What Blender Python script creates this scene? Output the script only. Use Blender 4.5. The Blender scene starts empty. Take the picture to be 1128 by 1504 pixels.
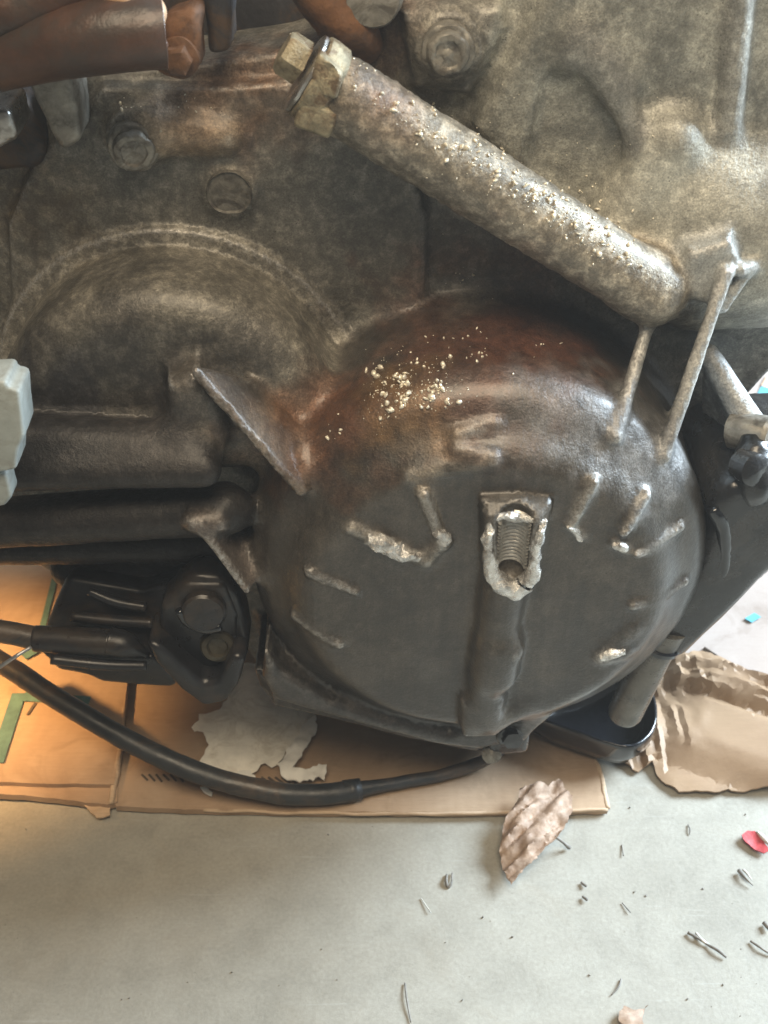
import bpy, bmesh, math, random
import numpy as np
from mathutils import Vector, Matrix
from mathutils.geometry import delaunay_2d_cdt
from mathutils.bvhtree import BVHTree

random.seed(7)
rng = np.random.RandomState(11)
sc = bpy.context.scene
COL = sc.collection

# ------------------------------------------------------------------ camera
PITCH = math.radians(38.0)
CAM = np.array([0.0, -0.58, 0.635])
FPX = 1800.0
cam_d = bpy.data.cameras.new('camera')
cam = bpy.data.objects.new('camera', cam_d)
COL.objects.link(cam)
cam.location = CAM
cam.rotation_euler = (math.pi / 2 - PITCH, 0, 0)
cam_d.sensor_fit = 'VERTICAL'
cam_d.sensor_height = 24.0
cam_d.lens = 24.0 * FPX / 1504.0
cam_d.clip_start = 0.01
cam_d.clip_end = 50
cam_d.dof.use_dof = True
cam_d.dof.focus_distance = 0.63
cam_d.dof.aperture_fstop = 9.0
sc.camera = cam

# ------------------------------------------------------------------ world + lamps
w = bpy.data.worlds.new('World')
sc.world = w
w.use_nodes = True
w.node_tree.nodes['Background'].inputs[0].default_value = (0.95, 0.92, 0.87, 1)
w.node_tree.nodes['Background'].inputs[1].default_value = 0.085


def area(name, loc, target, sx, sy, watt, color):
    d = bpy.data.lights.new(name, 'AREA')
    d.shape = 'RECTANGLE'
    d.size, d.size_y = sx, sy
    d.energy = watt
    d.color = color
    o = bpy.data.objects.new(name, d)
    COL.objects.link(o)
    o.location = loc
    o.rotation_euler = (Vector(target) - Vector(loc)).to_track_quat('-Z', 'Y').to_euler()
    return o


# open garage door to the right: wide cool daylight
area('garage_door_daylight', (1.5, 0.50, 1.0), (0.12, -0.05, 0.20), 0.85, 0.8, 140, (0.72, 0.87, 1.0))
# unseen ceiling lamp, brought forward to fill the front and the torn paper
area('ceiling_lamp', (0.02, -0.70, 1.58), (0.0, -0.05, 0.15), 0.9, 0.7, 21, (1.0, 0.83, 0.60))
# warm work lamp at the left, low behind the gearbox
sp = bpy.data.lights.new('work_lamp', 'SPOT')
sp.energy = 230
sp.color = (1.0, 0.55, 0.20)
sp.spot_size = math.radians(13)
sp.spot_blend = 0.5
sp.shadow_soft_size = 0.05
spo = bpy.data.objects.new('work_lamp', sp)
COL.objects.link(spo)
spo.location = (-1.0, -0.10, 0.80)
spo.rotation_euler = (Vector((-0.335, 0.0, 0.0)) - Vector(spo.location)).to_track_quat('-Z', 'Y').to_euler()

sc.cycles.use_adaptive_sampling = True
sc.cycles.adaptive_threshold = 0.02
sc.cycles.max_bounces = 6
sc.cycles.diffuse_bounces = 3
sc.cycles.glossy_bounces = 3
sc.cycles.volume_bounces = 0
sc.view_settings.view_transform = 'Standard'
sc.view_settings.look = 'None'
sc.view_settings.exposure = 0.03
sc.view_settings.gamma = 1.0
sc.view_settings.use_curve_mapping = False

# ------------------------------------------------------------------ placing helpers
CP, SP_ = math.cos(PITCH), math.sin(PITCH)


def ray(px, py):
    a = (px - 564.0) / FPX
    b = (752.0 - py) / FPX
    return np.array([a, CP + b * SP_, -SP_ + b * CP])


def P(px, py, t):
    """point seen at (px, py) whose distance in front of the gearbox wall is t"""
    r = ray(px, py)
    k = (-t - CAM[1]) / r[1]
    return CAM + k * r


def Z(px, py, z):
    """point seen at (px, py) at height z above the floor"""
    r = ray(px, py)
    k = (z - CAM[2]) / r[2]
    return CAM + k * r


def pxm(p):
    """metres per photo pixel at point p"""
    f = np.array([0, CP, -SP_])
    return float(np.dot(np.asarray(p) - CAM, f)) / FPX


# ------------------------------------------------------------------ node material helpers
class NT:
    def __init__(self, name):
        self.m = bpy.data.materials.new(name)
        self.m.use_nodes = True
        self.t = self.m.node_tree
        self.n = self.t.nodes
        self.b = self.n['Principled BSDF']
        self.co = self.n.new('ShaderNodeTexCoord').outputs['Object']

    def link(self, a, b):
        self.t.links.new(a, b)

    def noise(self, scale, detail=6, rough=0.6, co=None, dist=0.0):
        n = self.n.new('ShaderNodeTexNoise')
        n.inputs['Scale'].default_value = scale
        n.inputs['Detail'].default_value = detail
        n.inputs['Roughness'].default_value = rough
        n.inputs['Distortion'].default_value = dist
        self.link(co or self.co, n.inputs['Vector'])
        return n.outputs['Fac']

    def voro(self, scale, feature='F1', co=None, rand=1.0):
        n = self.n.new('ShaderNodeTexVoronoi')
        n.feature = feature
        n.inputs['Scale'].default_value = scale
        n.inputs['Randomness'].default_value = rand
        self.link(co or self.co, n.inputs['Vector'])
        return n.outputs['Distance']

    def ramp(self, fac, stops):
        n = self.n.new('ShaderNodeValToRGB')
        e = n.color_ramp.elements
        while len(e) < len(stops):
            e.new(0.5)
        for i, (p, c) in enumerate(stops):
            e[i].position = p
            e[i].color = (c, c, c, 1) if not hasattr(c, '__len__') else (*c, 1)
        self.link(fac, n.inputs['Fac'])
        return n.outputs['Color']

    def mix(self, a, b, fac, mode='MIX'):
        n = self.n.new('ShaderNodeMix')
        n.data_type = 'RGBA'
        n.blend_type = mode
        for sock, v in ((n.inputs[0], fac), (n.inputs[6], a), (n.inputs[7], b)):
            if hasattr(v, 'is_linked') or hasattr(v, 'links'):
                self.link(v, sock)
            elif hasattr(v, '__len__'):
                sock.default_value = (*v, 1)
            else:
                sock.default_value = v
        return n.outputs[2]

    def math(self, op, a, b=0.0):
        n = self.n.new('ShaderNodeMath')
        n.operation = op
        for sock, v in ((n.inputs[0], a), (n.inputs[1], b)):
            if hasattr(v, 'links'):
                self.link(v, sock)
            else:
                sock.default_value = v
        return n.outputs[0]

    def attr(self, name, out='Color'):
        n = self.n.new('ShaderNodeAttribute')
        n.attribute_name = name
        return n.outputs[out]

    def map(self, scale=(1, 1, 1), rot=(0, 0, 0)):
        n = self.n.new('ShaderNodeMapping')
        n.inputs['Scale'].default_value = scale
        n.inputs['Rotation'].default_value = rot
        self.link(self.co, n.inputs['Vector'])
        return n.outputs[0]

    def bump(self, h, strength=0.4, dist=0.001, prev=None):
        n = self.n.new('ShaderNodeBump')
        n.inputs['Strength'].default_value = strength
        n.inputs['Distance'].default_value = dist
        self.link(h, n.inputs['Height'])
        if prev is not None:
            self.link(prev, n.inputs['Normal'])
        return n.outputs[0]

    def out(self, color=None, rough=None, metal=None, normal=None, spec=None, coat=None):
        def put(key, v):
            if v is None:
                return
            s = self.b.inputs[key]
            if hasattr(v, 'links'):
                self.link(v, s)
            elif hasattr(v, '__len__'):
                s.default_value = (*v, 1)
            else:
                s.default_value = v
        put('Base Color', color)
        put('Roughness', rough)
        put('Metallic', metal)
        put('Normal', normal)
        put('Specular IOR Level', spec)
        if coat:
            put('Coat Weight', coat[0])
            put('Coat Roughness', coat[1])
        return self.m


def mat_cast():
    n = NT('cast_aluminium_dirty')
    col = n.attr('tint')
    prop = n.attr('wear')            # r = worn bright metal, g = oil, b = grit
    sep = n.n.new('ShaderNodeSeparateColor')
    n.link(prop, sep.inputs[0])
    wear, oil, grit = sep.outputs[0], sep.outputs[1], sep.outputs[2]
    big = n.noise(26, 4, 0.62, dist=0.6)
    mid = n.noise(120, 4, 0.72)
    mott = n.ramp(n.noise(165, 5, 0.70, dist=0.3), [(0.32, 0.38), (0.48, 0.80), (0.58, 1.5), (0.70, 2.5)])
    mott2 = n.ramp(big, [(0.3, 0.60), (0.7, 1.40)])
    c = n.mix(col, mott2, 1.0, 'MULTIPLY')
    soft = n.mix(c, mott, grit, 'MULTIPLY')
    # darker oily film in patches
    film = n.ramp(n.noise(60, 4, 0.6, dist=1.2), [(0.45, 0.0), (0.62, 1.0)])
    soft = n.mix(soft, (0.030, 0.026, 0.022), n.math('MULTIPLY', film, n.math('MULTIPLY', oil, 0.55)))
    # dark pits
    pit = n.ramp(n.voro(330), [(0.06, 1.0), (0.14, 0.0)])
    pitm = n.math('MULTIPLY', pit, n.ramp(n.noise(40, 2), [(0.55, 0.0), (0.6, 1.0)]))
    soft = n.mix(soft, (0.015, 0.013, 0.011), n.math('MULTIPLY', pitm, 0.8))
    # bright worn edges
    wm = n.math('MULTIPLY', wear, n.ramp(n.noise(260, 4, 0.75), [(0.36, 0.0), (0.62, 1.0)]))
    soft = n.mix(soft, (0.50, 0.48, 0.45), wm)
    run = n.noise(1.0, 4, 0.6, co=n.map((170, 170, 9)))
    soft = n.mix(soft, n.ramp(run, [(0.32, 0.72), (0.5, 1.0), (0.72, 1.22)]), n.math('MULTIPLY', oil, 1.6), 'MULTIPLY')
    grain = n.noise(1100, 2, 0.6)
    soft = n.mix(soft, n.ramp(grain, [(0.3, 0.72), (0.7, 1.28)]), 1.0, 'MULTIPLY')
    r = n.ramp(run, [(0.3, 0.36), (0.7, 0.62)])
    r = n.mix(r, (0.26, 0.26, 0.26), n.math('MULTIPLY', oil, 0.75))
    b1 = n.bump(n.noise(520, 4, 0.7), 0.55, 0.0009)
    b2 = n.bump(mid, 0.28, 0.0020, b1)
    met = n.math('ADD', 0.25, n.math('MULTIPLY', wm, 0.6))
    return n.out(soft, r, met, b2, 0.5, (n.math('ADD', 0.08, n.math('MULTIPLY', oil, 0.8)), 0.24))


def mat_simple(name, color, rough, metal=0.0, bscale=400, bstr=0.25, var=0.35, vscale=60, bdist=0.0006, dirt=None, coat=None):
    n = NT(name)
    v = n.ramp(n.noise(vscale, 7, 0.68), [(0.3, 1 - var), (0.7, 1 + var)])
    c = n.mix(color, v, 1.0, 'MULTIPLY')
    if dirt:
        d = n.ramp(n.noise(dirt[1], 6, 0.7, dist=0.8), [(0.48, 0.0), (0.62, 1.0)])
        c = n.mix(c, dirt[0], n.math('MULTIPLY', d, dirt[2]))
    rr = n.ramp(n.noise(vscale * 2.1, 5, 0.6), [(0.3, max(0.02, rough - 0.1)), (0.7, min(1, rough + 0.12))])
    return n.out(c, rr, metal, n.bump(n.noise(bscale, 5, 0.65), bstr, bdist), 0.5, coat)


def mat_floor():
    n = NT('concrete_floor')
    big = n.noise(5.5, 6, 0.6, dist=0.5)
    mid = n.noise(38, 7, 0.65, dist=0.4)
    fine = n.noise(420, 5, 0.7)
    c = n.ramp(big, [(0.3, (0.26, 0.245, 0.205)), (0.52, (0.315, 0.30, 0.257)), (0.72, (0.35, 0.34, 0.298))])
    c = n.mix(c, n.ramp(mid, [(0.28, 0.88), (0.5, 1.0), (0.75, 1.09)]), 1.0, 'MULTIPLY')
    c = n.mix(c, n.ramp(fine, [(0.3, 0.88), (0.7, 1.11)]), 1.0, 'MULTIPLY')
    st = n.ramp(n.noise(17, 5, 0.6, dist=1.5), [(0.56, 0.0), (0.72, 1.0)])
    c = n.mix(c, (0.27, 0.235, 0.18), n.math('MULTIPLY', st, 0.22))
    sc_ = n.map((14, 240, 20), (0, 0, 0.55))
    scr = n.ramp(n.noise(1.0, 3, 0.5, co=sc_), [(0.66, 0.0), (0.74, 1.0)])
    c = n.mix(c, (0.46, 0.46, 0.43), n.math('MULTIPLY', scr, 0.25))
    r = n.ramp(mid, [(0.3, 0.42), (0.7, 0.62)])
    b = n.bump(n.noise(300, 6, 0.7), 0.25, 0.0007)
    b = n.bump(mid, 0.25, 0.002, b)
    pit = n.math('MULTIPLY', n.ramp(n.voro(210), [(0.05, 1.0), (0.13, 0.0)]), n.ramp(n.noise(60, 2), [(0.58, 0.0), (0.62, 1.0)]))
    c = n.mix(c, (0.16, 0.145, 0.12), n.math('MULTIPLY', pit, 0.6))
    return n.out(c, r, 0.0, b, 0.45)


def mat_card(name, a, bcol, flute=True, rough=0.75, fibre=0.17):
    n = NT(name)
    c = n.ramp(n.noise(14, 6, 0.62, dist=0.6), [(0.3, a), (0.7, bcol)])
    fib = n.noise(1.0, 5, 0.7, co=n.map((60, 900, 300), (0, 0, 0.02)))
    c = n.mix(c, n.ramp(fib, [(0.3, 1 - fibre), (0.7, 1 + fibre)]), 1.0, 'MULTIPLY')
    st = n.ramp(n.noise(24, 5, 0.65, dist=1.0), [(0.55, 0.0), (0.72, 1.0)])
    c = n.mix(c, (0.12, 0.075, 0.04), n.math('MULTIPLY', st, 0.35))
    h = n.noise(350, 5, 0.7)
    b = n.bump(h, 0.25, 0.0006)
    if flute:
        wv = n.n.new('ShaderNodeTexWave')
        wv.bands_direction = 'X'
        wv.inputs['Scale'].default_value = 42
        wv.inputs['Distortion'].default_value = 0.6
        n.link(n.co, wv.inputs['Vector'])
        b = n.bump(wv.outputs['Fac'], 0.05, 0.0010, b)
    return n.out(c, rough, 0.0, b, 0.3)


def mat_leaf():
    n = NT('dry_leaf')
    c = n.ramp(n.noise(70, 7, 0.7, dist=1.0), [(0.28, (0.24, 0.155, 0.105)), (0.5, (0.36, 0.255, 0.185)), (0.75, (0.50, 0.385, 0.30))])
    vein = n.ramp(n.noise(160, 6, 0.6), [(0.4, 0.85), (0.62, 1.1)])
    c = n.mix(c, vein, 1.0, 'MULTIPLY')
    return n.out(c, 0.62, 0, n.bump(n.noise(500, 5, 0.7), 0.4, 0.0008), 0.4)


M = {}
M['cast'] = mat_cast()
M['floor'] = mat_floor()
M['card'] = mat_card('brown_cardboard', (0.32, 0.215, 0.135), (0.45, 0.325, 0.22), True, 0.75, 0.07)
M['card_pale'] = mat_card('pale_cardboard_edge', (0.42, 0.30, 0.19), (0.55, 0.42, 0.30), False)
M['kraft'] = mat_card('kraft_paper', (0.23, 0.145, 0.085), (0.33, 0.225, 0.14), False, 0.5, 0.06)
M['pale_sheet'] = mat_card('pale_printed_board', (0.33, 0.27, 0.235), (0.40, 0.34, 0.305), False, 0.7, 0.04)
M['blue_print'] = mat_simple('blue_print', (0.10, 0.38, 0.50), 0.6, 0, 300, 0.1, 0.2)
M['peach_print'] = mat_simple('peach_print', (0.65, 0.42, 0.28), 0.6, 0, 300, 0.1, 0.2)
M['teal_print'] = mat_simple('teal_print', (0.085, 0.17, 0.155), 0.7, 0, 300, 0.2, 0.3, 90)
M['ink'] = mat_simple('grey_ink', (0.10, 0.075, 0.055), 0.7, 0, 300, 0.1, 0.3)
M['torn'] = mat_simple('white_torn_paper', (0.88, 0.84, 0.74), 0.8, 0, 260, 0.45, 0.16, 45, 0.0014, ((0.45, 0.38, 0.28), 60, 0.4))
M['torn_edge'] = mat_simple('white_torn_edge', (0.78, 0.76, 0.70), 0.75, 0, 260, 0.35, 0.1, 60, 0.001)  # curl, torn edge and small scrap: cooler white without dirt
M['leaf'] = mat_leaf()
M['black_plastic'] = mat_simple('black_plastic', (0.014, 0.014, 0.016), 0.34, 0, 500, 0.18, 0.5, 50, 0.0005, ((0.05, 0.037, 0.026), 28, 0.6))
M['black_gloss'] = mat_simple('black_oily_rubber', (0.008, 0.009, 0.012), 0.13, 0, 90, 0.15, 0.3, 40, 0.0012, None, (0.6, 0.06))
M['cable'] = mat_simple('black_cable_sheath', (0.028, 0.030, 0.032), 0.40, 0, 420, 0.35, 0.45, 40, 0.0006, ((0.12, 0.08, 0.05), 22, 0.6))
M['black_metal'] = mat_simple('black_painted_metal', (0.018, 0.019, 0.021), 0.22, 0.1, 200, 0.35, 0.5, 35, 0.0014, ((0.05, 0.046, 0.042), 30, 0.6), (0.4, 0.1))
M['dark_metal'] = mat_simple('dark_grimy_metal', (0.040, 0.038, 0.040), 0.5, 0.3, 260, 0.4, 0.5, 45, 0.0012, ((0.13, 0.07, 0.03), 26, 0.6))
M['rust'] = mat_simple('rusty_steel', (0.16, 0.075, 0.033), 0.7, 0.1, 300, 0.6, 0.5, 60, 0.0012, ((0.05, 0.035, 0.028), 35, 0.7))
M['bolt'] = mat_simple('grey_bolt_steel', (0.30, 0.28, 0.24), 0.45, 0.45, 420, 0.5, 0.45, 90, 0.0008, ((0.07, 0.055, 0.04), 70, 0.7))
M['plug'] = mat_simple('grimy_plug', (0.15, 0.138, 0.115), 0.55, 0.2, 420, 0.6, 0.6, 150, 0.001, ((0.05, 0.042, 0.034), 90, 0.8))
M['plated'] = mat_simple('yellow_plated_steel', (0.33, 0.285, 0.19), 0.42, 0.35, 420, 0.8, 0.55, 110, 0.0014, ((0.13, 0.075, 0.04), 90, 0.8))
M['silver'] = mat_simple('bright_metal', (0.55, 0.54, 0.52), 0.3, 0.9, 300, 0.5, 0.25, 80, 0.0008, ((0.2, 0.17, 0.13), 60, 0.5))
M['fracture'] = mat_simple('fresh_broken_aluminium', (0.86, 0.85, 0.82), 0.22, 0.72, 520, 0.8, 0.25, 150, 0.0012, ((0.20, 0.17, 0.14), 110, 0.7))
M['thread'] = mat_simple('cut_thread_aluminium', (0.74, 0.72, 0.67), 0.32, 0.5, 600, 0.2, 0.25, 120, 0.0004, ((0.25, 0.19, 0.13), 120, 0.4))
M['hose'] = mat_simple('brown_rubber_hose', (0.095, 0.05, 0.034), 0.40, 0.15, 160, 0.6, 0.45, 20, 0.0008, ((0.05, 0.045, 0.04), 14, 0.8))
M['peach'] = mat_simple('peach_plastic_cap', (0.42, 0.26, 0.15), 0.5, 0.0, 260, 0.2, 0.2, 40)
M['clip'] = mat_simple('pale_grey_plastic', (0.36, 0.39, 0.37), 0.45, 0.0, 300, 0.25, 0.2, 60, 0.0006, ((0.22, 0.21, 0.18), 60, 0.5))
M['brass'] = mat_simple('dull_brass_bushing', (0.075, 0.065, 0.045), 0.40, 0.5, 300, 0.3, 0.4, 80)
M['pin'] = mat_simple('oily_grey_pin', (0.15, 0.142, 0.125), 0.30, 0.35, 300, 0.2, 0.35, 50, 0.0005, ((0.06, 0.055, 0.05), 40, 0.5))
M['red'] = mat_simple('red_scrap', (0.42, 0.045, 0.05), 0.5, 0.0, 400, 0.5, 0.4, 150)
M['debris'] = mat_simple('dark_debris', (0.19, 0.175, 0.155), 0.6, 0.0, 500, 0.4, 0.5, 200)
M['straw'] = mat_simple('pale_straw', (0.55, 0.54, 0.50), 0.5, 0.0, 500, 0.3, 0.3, 200)
M['fleck'] = mat_simple('bright_metal_fleck', (0.95, 0.88, 0.72), 0.30, 0.35, 500, 0.2, 0.1, 200)  # pale colour stands in for the glints on the wet flecks
M['wire'] = mat_simple('thin_steel_wire', (0.42, 0.42, 0.42), 0.3, 0.8)


# ------------------------------------------------------------------ object helpers
def setp(o, label=None, cat=None, group=None, kind=None):
    if label:
        o['label'] = label
    if cat:
        o['category'] = cat
    if group:
        o['group'] = group
    if kind:
        o['kind'] = kind
    return o


def empty(name, loc, label, cat, group=None):
    o = bpy.data.objects.new(name, None)
    o.empty_display_size = 0.03
    o.location = loc
    COL.objects.link(o)
    setp(o, label, cat, group)
    return o


def link(name, me, mat, parent=None, smooth=True):
    o = bpy.data.objects.new(name, me)
    COL.objects.link(o)
    if mat is not None:
        me.materials.append(M[mat] if isinstance(mat, str) else mat)
    if smooth:
        me.polygons.foreach_set('use_smooth', np.ones(len(me.polygons), dtype=bool))
    if parent is not None:
        o.parent = parent
        # every ancestor is an unrotated Empty or a mesh at the world origin
        loc = Vector((0, 0, 0))
        p = parent
        while p is not None:
            loc += p.location
            p = p.parent
        o.location = -loc
    return o


def mesh_np(name, v, f):
    me = bpy.data.meshes.new(name)
    me.from_pydata([tuple(map(float, p)) for p in v], [], [tuple(map(int, q)) for q in f])
    me.update()
    return me


def from_bm(bm, name):
    me = bpy.data.meshes.new(name)
    bmesh.ops.recalc_face_normals(bm, faces=bm.faces[:])
    bm.to_mesh(me)
    bm.free()
    return me


def basis(axis):
    a = np.asarray(axis, float)
    a = a / np.linalg.norm(a)
    h = np.array([0, 0, 1.0]) if abs(a[2]) < 0.9 else np.array([1.0, 0, 0])
    u = np.cross(h, a)
    u /= np.linalg.norm(u)
    v = np.cross(a, u)
    return a, u, v


def vnoise(p, scale, seed=0):
    """smooth value noise, p (n,3)"""
    r = np.random.RandomState(seed)
    T = r.rand(32, 32, 32).astype(np.float32)
    q = np.asarray(p) * scale + 100.0
    i = np.floor(q).astype(int)
    f = q - i
    f = f * f * (3 - 2 * f)
    i %= 32
    j = (i + 1) % 32
    x0, y0, z0 = i.T
    x1, y1, z1 = j.T
    fx, fy, fz = f.T
    a = T[x0, y0, z0] * (1 - fx) + T[x1, y0, z0] * fx
    b = T[x0, y1, z0] * (1 - fx) + T[x1, y1, z0] * fx
    c = T[x0, y0, z1] * (1 - fx) + T[x1, y0, z1] * fx
    d = T[x0, y1, z1] * (1 - fx) + T[x1, y1, z1] * fx
    return ((a * (1 - fy) + b * fy) * (1 - fz) + (c * (1 - fy) + d * fy) * fz) * 2 - 1


def fbm(p, scale, seed=0, oct=4):
    s, a = 0, 1.0
    for k in range(oct):
        s = s + a * vnoise(p, scale * 2 ** k, seed + k)
        a *= 0.55
    return s


def spline(pts, n):
    """Catmull-Rom through rows of pts (any columns)"""
    p = np.asarray(pts, float)
    q = np.vstack([2 * p[0] - p[1], p, 2 * p[-1] - p[-2]])
    out = []
    m = len(p) - 1
    for k in range(n):
        s = k / (n - 1) * m
        i = min(int(s), m - 1)
        u = s - i
        a, b, c, d = q[i], q[i + 1], q[i + 2], q[i + 3]
        out.append(0.5 * ((2 * b) + (c - a) * u + (2 * a - 5 * b + 4 * c - d) * u * u + (3 * b - a - 3 * c + d) * u ** 3))
    return np.array(out)


def tube(name, pts, radii, mat, parent=None, seg=20, n=60, noise=0.0, smoothpath=True, squash=1.0):
    rows = np.column_stack([np.asarray(pts, float), np.asarray(radii, float)])
    s = spline(rows, n) if smoothpath else rows
    n = len(s)
    v, f = [], []
    up = None
    for k in range(n):
        d = s[min(k + 1, n - 1), :3] - s[max(k - 1, 0), :3]
        d /= np.linalg.norm(d)
        if up is None:
            _, up, _ = basis(d)
        u = up - d * np.dot(up, d)
        u /= np.linalg.norm(u)
        up = u
        w_ = np.cross(d, u)
        for j in range(seg):
            a = 2 * math.pi * j / seg
            v.append(s[k, :3] + s[k, 3] * (math.cos(a) * u + squash * math.sin(a) * w_))
    for k in range(n - 1):
        for j in range(seg):
            f.append((k * seg + j, k * seg + (j + 1) % seg, (k + 1) * seg + (j + 1) % seg, (k + 1) * seg + j))
    v.append(s[0, :3]); v.append(s[-1, :3])
    a0, a1 = len(v) - 2, len(v) - 1
    for j in range(seg):
        f.append((a0, (j + 1) % seg, j))
        f.append((a1, (n - 1) * seg + j, (n - 1) * seg + (j + 1) % seg))
    v = np.array(v)
    if noise:
        v = v + noise * np.stack([fbm(v, 60, 3), fbm(v, 60, 13), fbm(v, 60, 23)], 1)
    return link(name, mesh_np(name, v, f), mat, parent)


def lathe(name, origin, axis, prof, mat, parent=None, seg=40, noise=0.0, nscale=120, hexa=None, seed=5):
    """prof: list of (r, h) along axis; hexa: set of profile indices drawn as hexagon"""
    a, u, v_ = basis(axis)
    o = np.asarray(origin, float)
    v, f = [], []
    for i, (r, h) in enumerate(prof):
        for j in range(seg):
            th = 2 * math.pi * j / seg
            rr = r
            if hexa and i in hexa:
                m = (th % (math.pi / 3)) - math.pi / 6
                rr = r * math.cos(math.pi / 6) / math.cos(m)
            v.append(o + a * h + rr * (math.cos(th) * u + math.sin(th) * v_))
    n = len(prof)
    for i in range(n - 1):
        for j in range(seg):
            f.append((i * seg + j, i * seg + (j + 1) % seg, (i + 1) * seg + (j + 1) % seg, (i + 1) * seg + j))
    if prof[0][0] > 1e-6:
        f.append(tuple(reversed(range(seg))))
    if prof[-1][0] > 1e-6:
        f.append(tuple(range((n - 1) * seg, n * seg)))
    v = np.array(v)
    if noise:
        v = v + noise * np.stack([fbm(v, nscale, seed), fbm(v, nscale, seed + 10), fbm(v, nscale, seed + 20)], 1)
    o = link(name, mesh_np(name, v, f), mat, parent)
    for p in o.data.polygons:
        if len(p.vertices) > 4:
            p.use_smooth = False
    auto_smooth(o)
    return o


def auto_smooth(o, ang=38):
    me = o.data
    bm = bmesh.new()
    bm.from_mesh(me)
    for e in bm.edges:
        if len(e.link_faces) == 2 and e.calc_face_angle(0) > math.radians(ang):
            e.smooth = False
    bm.to_mesh(me)
    bm.free()


def prism(name, front, depth, mat, parent=None, bevel=0.003, seg=3, noise=0.0, cuts=0):
    """front: list of 3-D points; extruded by vector depth, bevelled"""
    bm = bmesh.new()
    a = [bm.verts.new(tuple(p)) for p in front]
    b = [bm.verts.new(tuple(np.asarray(p) + np.asarray(depth))) for p in front]
    n = len(a)
    bm.faces.new(a)
    bm.faces.new(list(reversed(b)))
    for i in range(n):
        bm.faces.new((a[i], b[i], b[(i + 1) % n], a[(i + 1) % n]))
    bmesh.ops.recalc_face_normals(bm, faces=bm.faces[:])
    if bevel:
        bmesh.ops.bevel(bm, geom=bm.edges[:], offset=bevel, segments=seg, profile=0.5, affect='EDGES', clamp_overlap=True)
    if noise:
        bmesh.ops.triangulate(bm, faces=bm.faces[:])
        for _ in range(cuts):
            es = [e for e in bm.edges if e.calc_length() > 0.004]
            bmesh.ops.subdivide_edges(bm, edges=es, cuts=1)
            bmesh.ops.triangulate(bm, faces=bm.faces[:])
        p = np.array([v.co for v in bm.verts])
        dn = noise * fbm(p, 90, 4)
        bm.normal_update()
        for v, k in zip(bm.verts, dn):
            v.co += v.normal * float(k)
    o = link(name, from_bm(bm, name), mat, parent)
    auto_smooth(o, 45)
    return o


def sheet(name, poly2, hfun, thick, mat, parent=None, res=0.004, jag=0.0, seed=1, ang=60):
    """thin sheet over the floor: poly2 = outline (x,y); hfun(xy)->z; closed with thickness"""
    r = np.random.RandomState(seed)
    pts = []
    P2 = np.asarray(poly2, float)
    for i in range(len(P2)):
        a, b = P2[i], P2[(i + 1) % len(P2)]
        L = np.linalg.norm(b - a)
        k = max(1, int(L / res))
        for j in range(k):
            q = a + (b - a) * j / k
            if jag and j:
                q = q + r.randn(2) * jag
            pts.append(q)
    nb = len(pts)
    lo, hi = P2.min(0), P2.max(0)
    B = np.array(pts)
    gx, gy = np.meshgrid(np.arange(lo[0], hi[0], res), np.arange(lo[1], hi[1], res * 0.9))
    g = np.column_stack([gx.ravel(), gy.ravel()])
    g += r.uniform(-0.2, 0.2, g.shape) * res
    # inside test
    ins = np.zeros(len(g), bool)
    x, y = g.T
    j = nb - 1
    for i in range(nb):
        c = ((B[i, 1] > y) != (B[j, 1] > y))
        with np.errstate(divide='ignore', invalid='ignore'):
            xi = (B[j, 0] - B[i, 0]) * (y - B[i, 1]) / (B[j, 1] - B[i, 1]) + B[i, 0]
        ins ^= c & (x < xi)
        j = i
    g = g[ins]
    dmin = np.full(len(g), 9.0)
    for q in pts:
        dmin = np.minimum(dmin, np.hypot(g[:, 0] - q[0], g[:, 1] - q[1]))
    g = g[dmin > res * 0.45]
    allp = [Vector(q) for q in pts] + [Vector(q) for q in g]
    vv, ee, ff, *_ = delaunay_2d_cdt(allp, [(i, (i + 1) % nb) for i in range(nb)], [], 1, 1e-7)
    V2 = np.array([tuple(q) for q in vv])
    z = hfun(V2)
    n = len(V2)
    top = np.column_stack([V2, z])
    bot = np.column_stack([V2, z - thick])
    faces = [tuple(q) for q in ff]
    # orient up
    fo = []
    for q in faces:
        a, b, c = V2[q[0]], V2[q[1]], V2[q[2]]
        if (b[0] - a[0]) * (c[1] - a[1]) - (b[1] - a[1]) * (c[0] - a[0]) < 0:
            q = tuple(reversed(q))
        fo.append(q)
    cnt = {}
    for q in fo:
        for i in range(len(q)):
            e = (q[i], q[(i + 1) % len(q)])
            cnt[e] = 1
    side = [(a, b) for (a, b) in cnt if (b, a) not in cnt]
    F = fo + [tuple(n + i for i in reversed(q)) for q in fo] + [(b, a, a + n, b + n) for a, b in side]
    o = link(name, mesh_np(name, np.vstack([top, bot]), F), mat, parent)
    auto_smooth(o, ang)
    return o


def zpoly(pp, z):
    return [Z(x, y, z)[:2] for x, y in pp]


# ================================================================== THE SETTING
def build_floor():
    xs = np.linspace(-3, 3, 61)
    ys = np.linspace(-2, 4, 61)
    X, Y = np.meshgrid(xs, ys)
    v = np.column_stack([X.ravel(), Y.ravel(), np.zeros(X.size)])
    f = [(j * 61 + i, j * 61 + i + 1, (j + 1) * 61 + i + 1, (j + 1) * 61 + i) for j in range(60) for i in range(60)]
    o = link('floor', mesh_np('floor', v, f), 'floor')
    setp(o, 'smooth pale grey concrete garage floor', None, None, 'structure')


build_floor()

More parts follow.
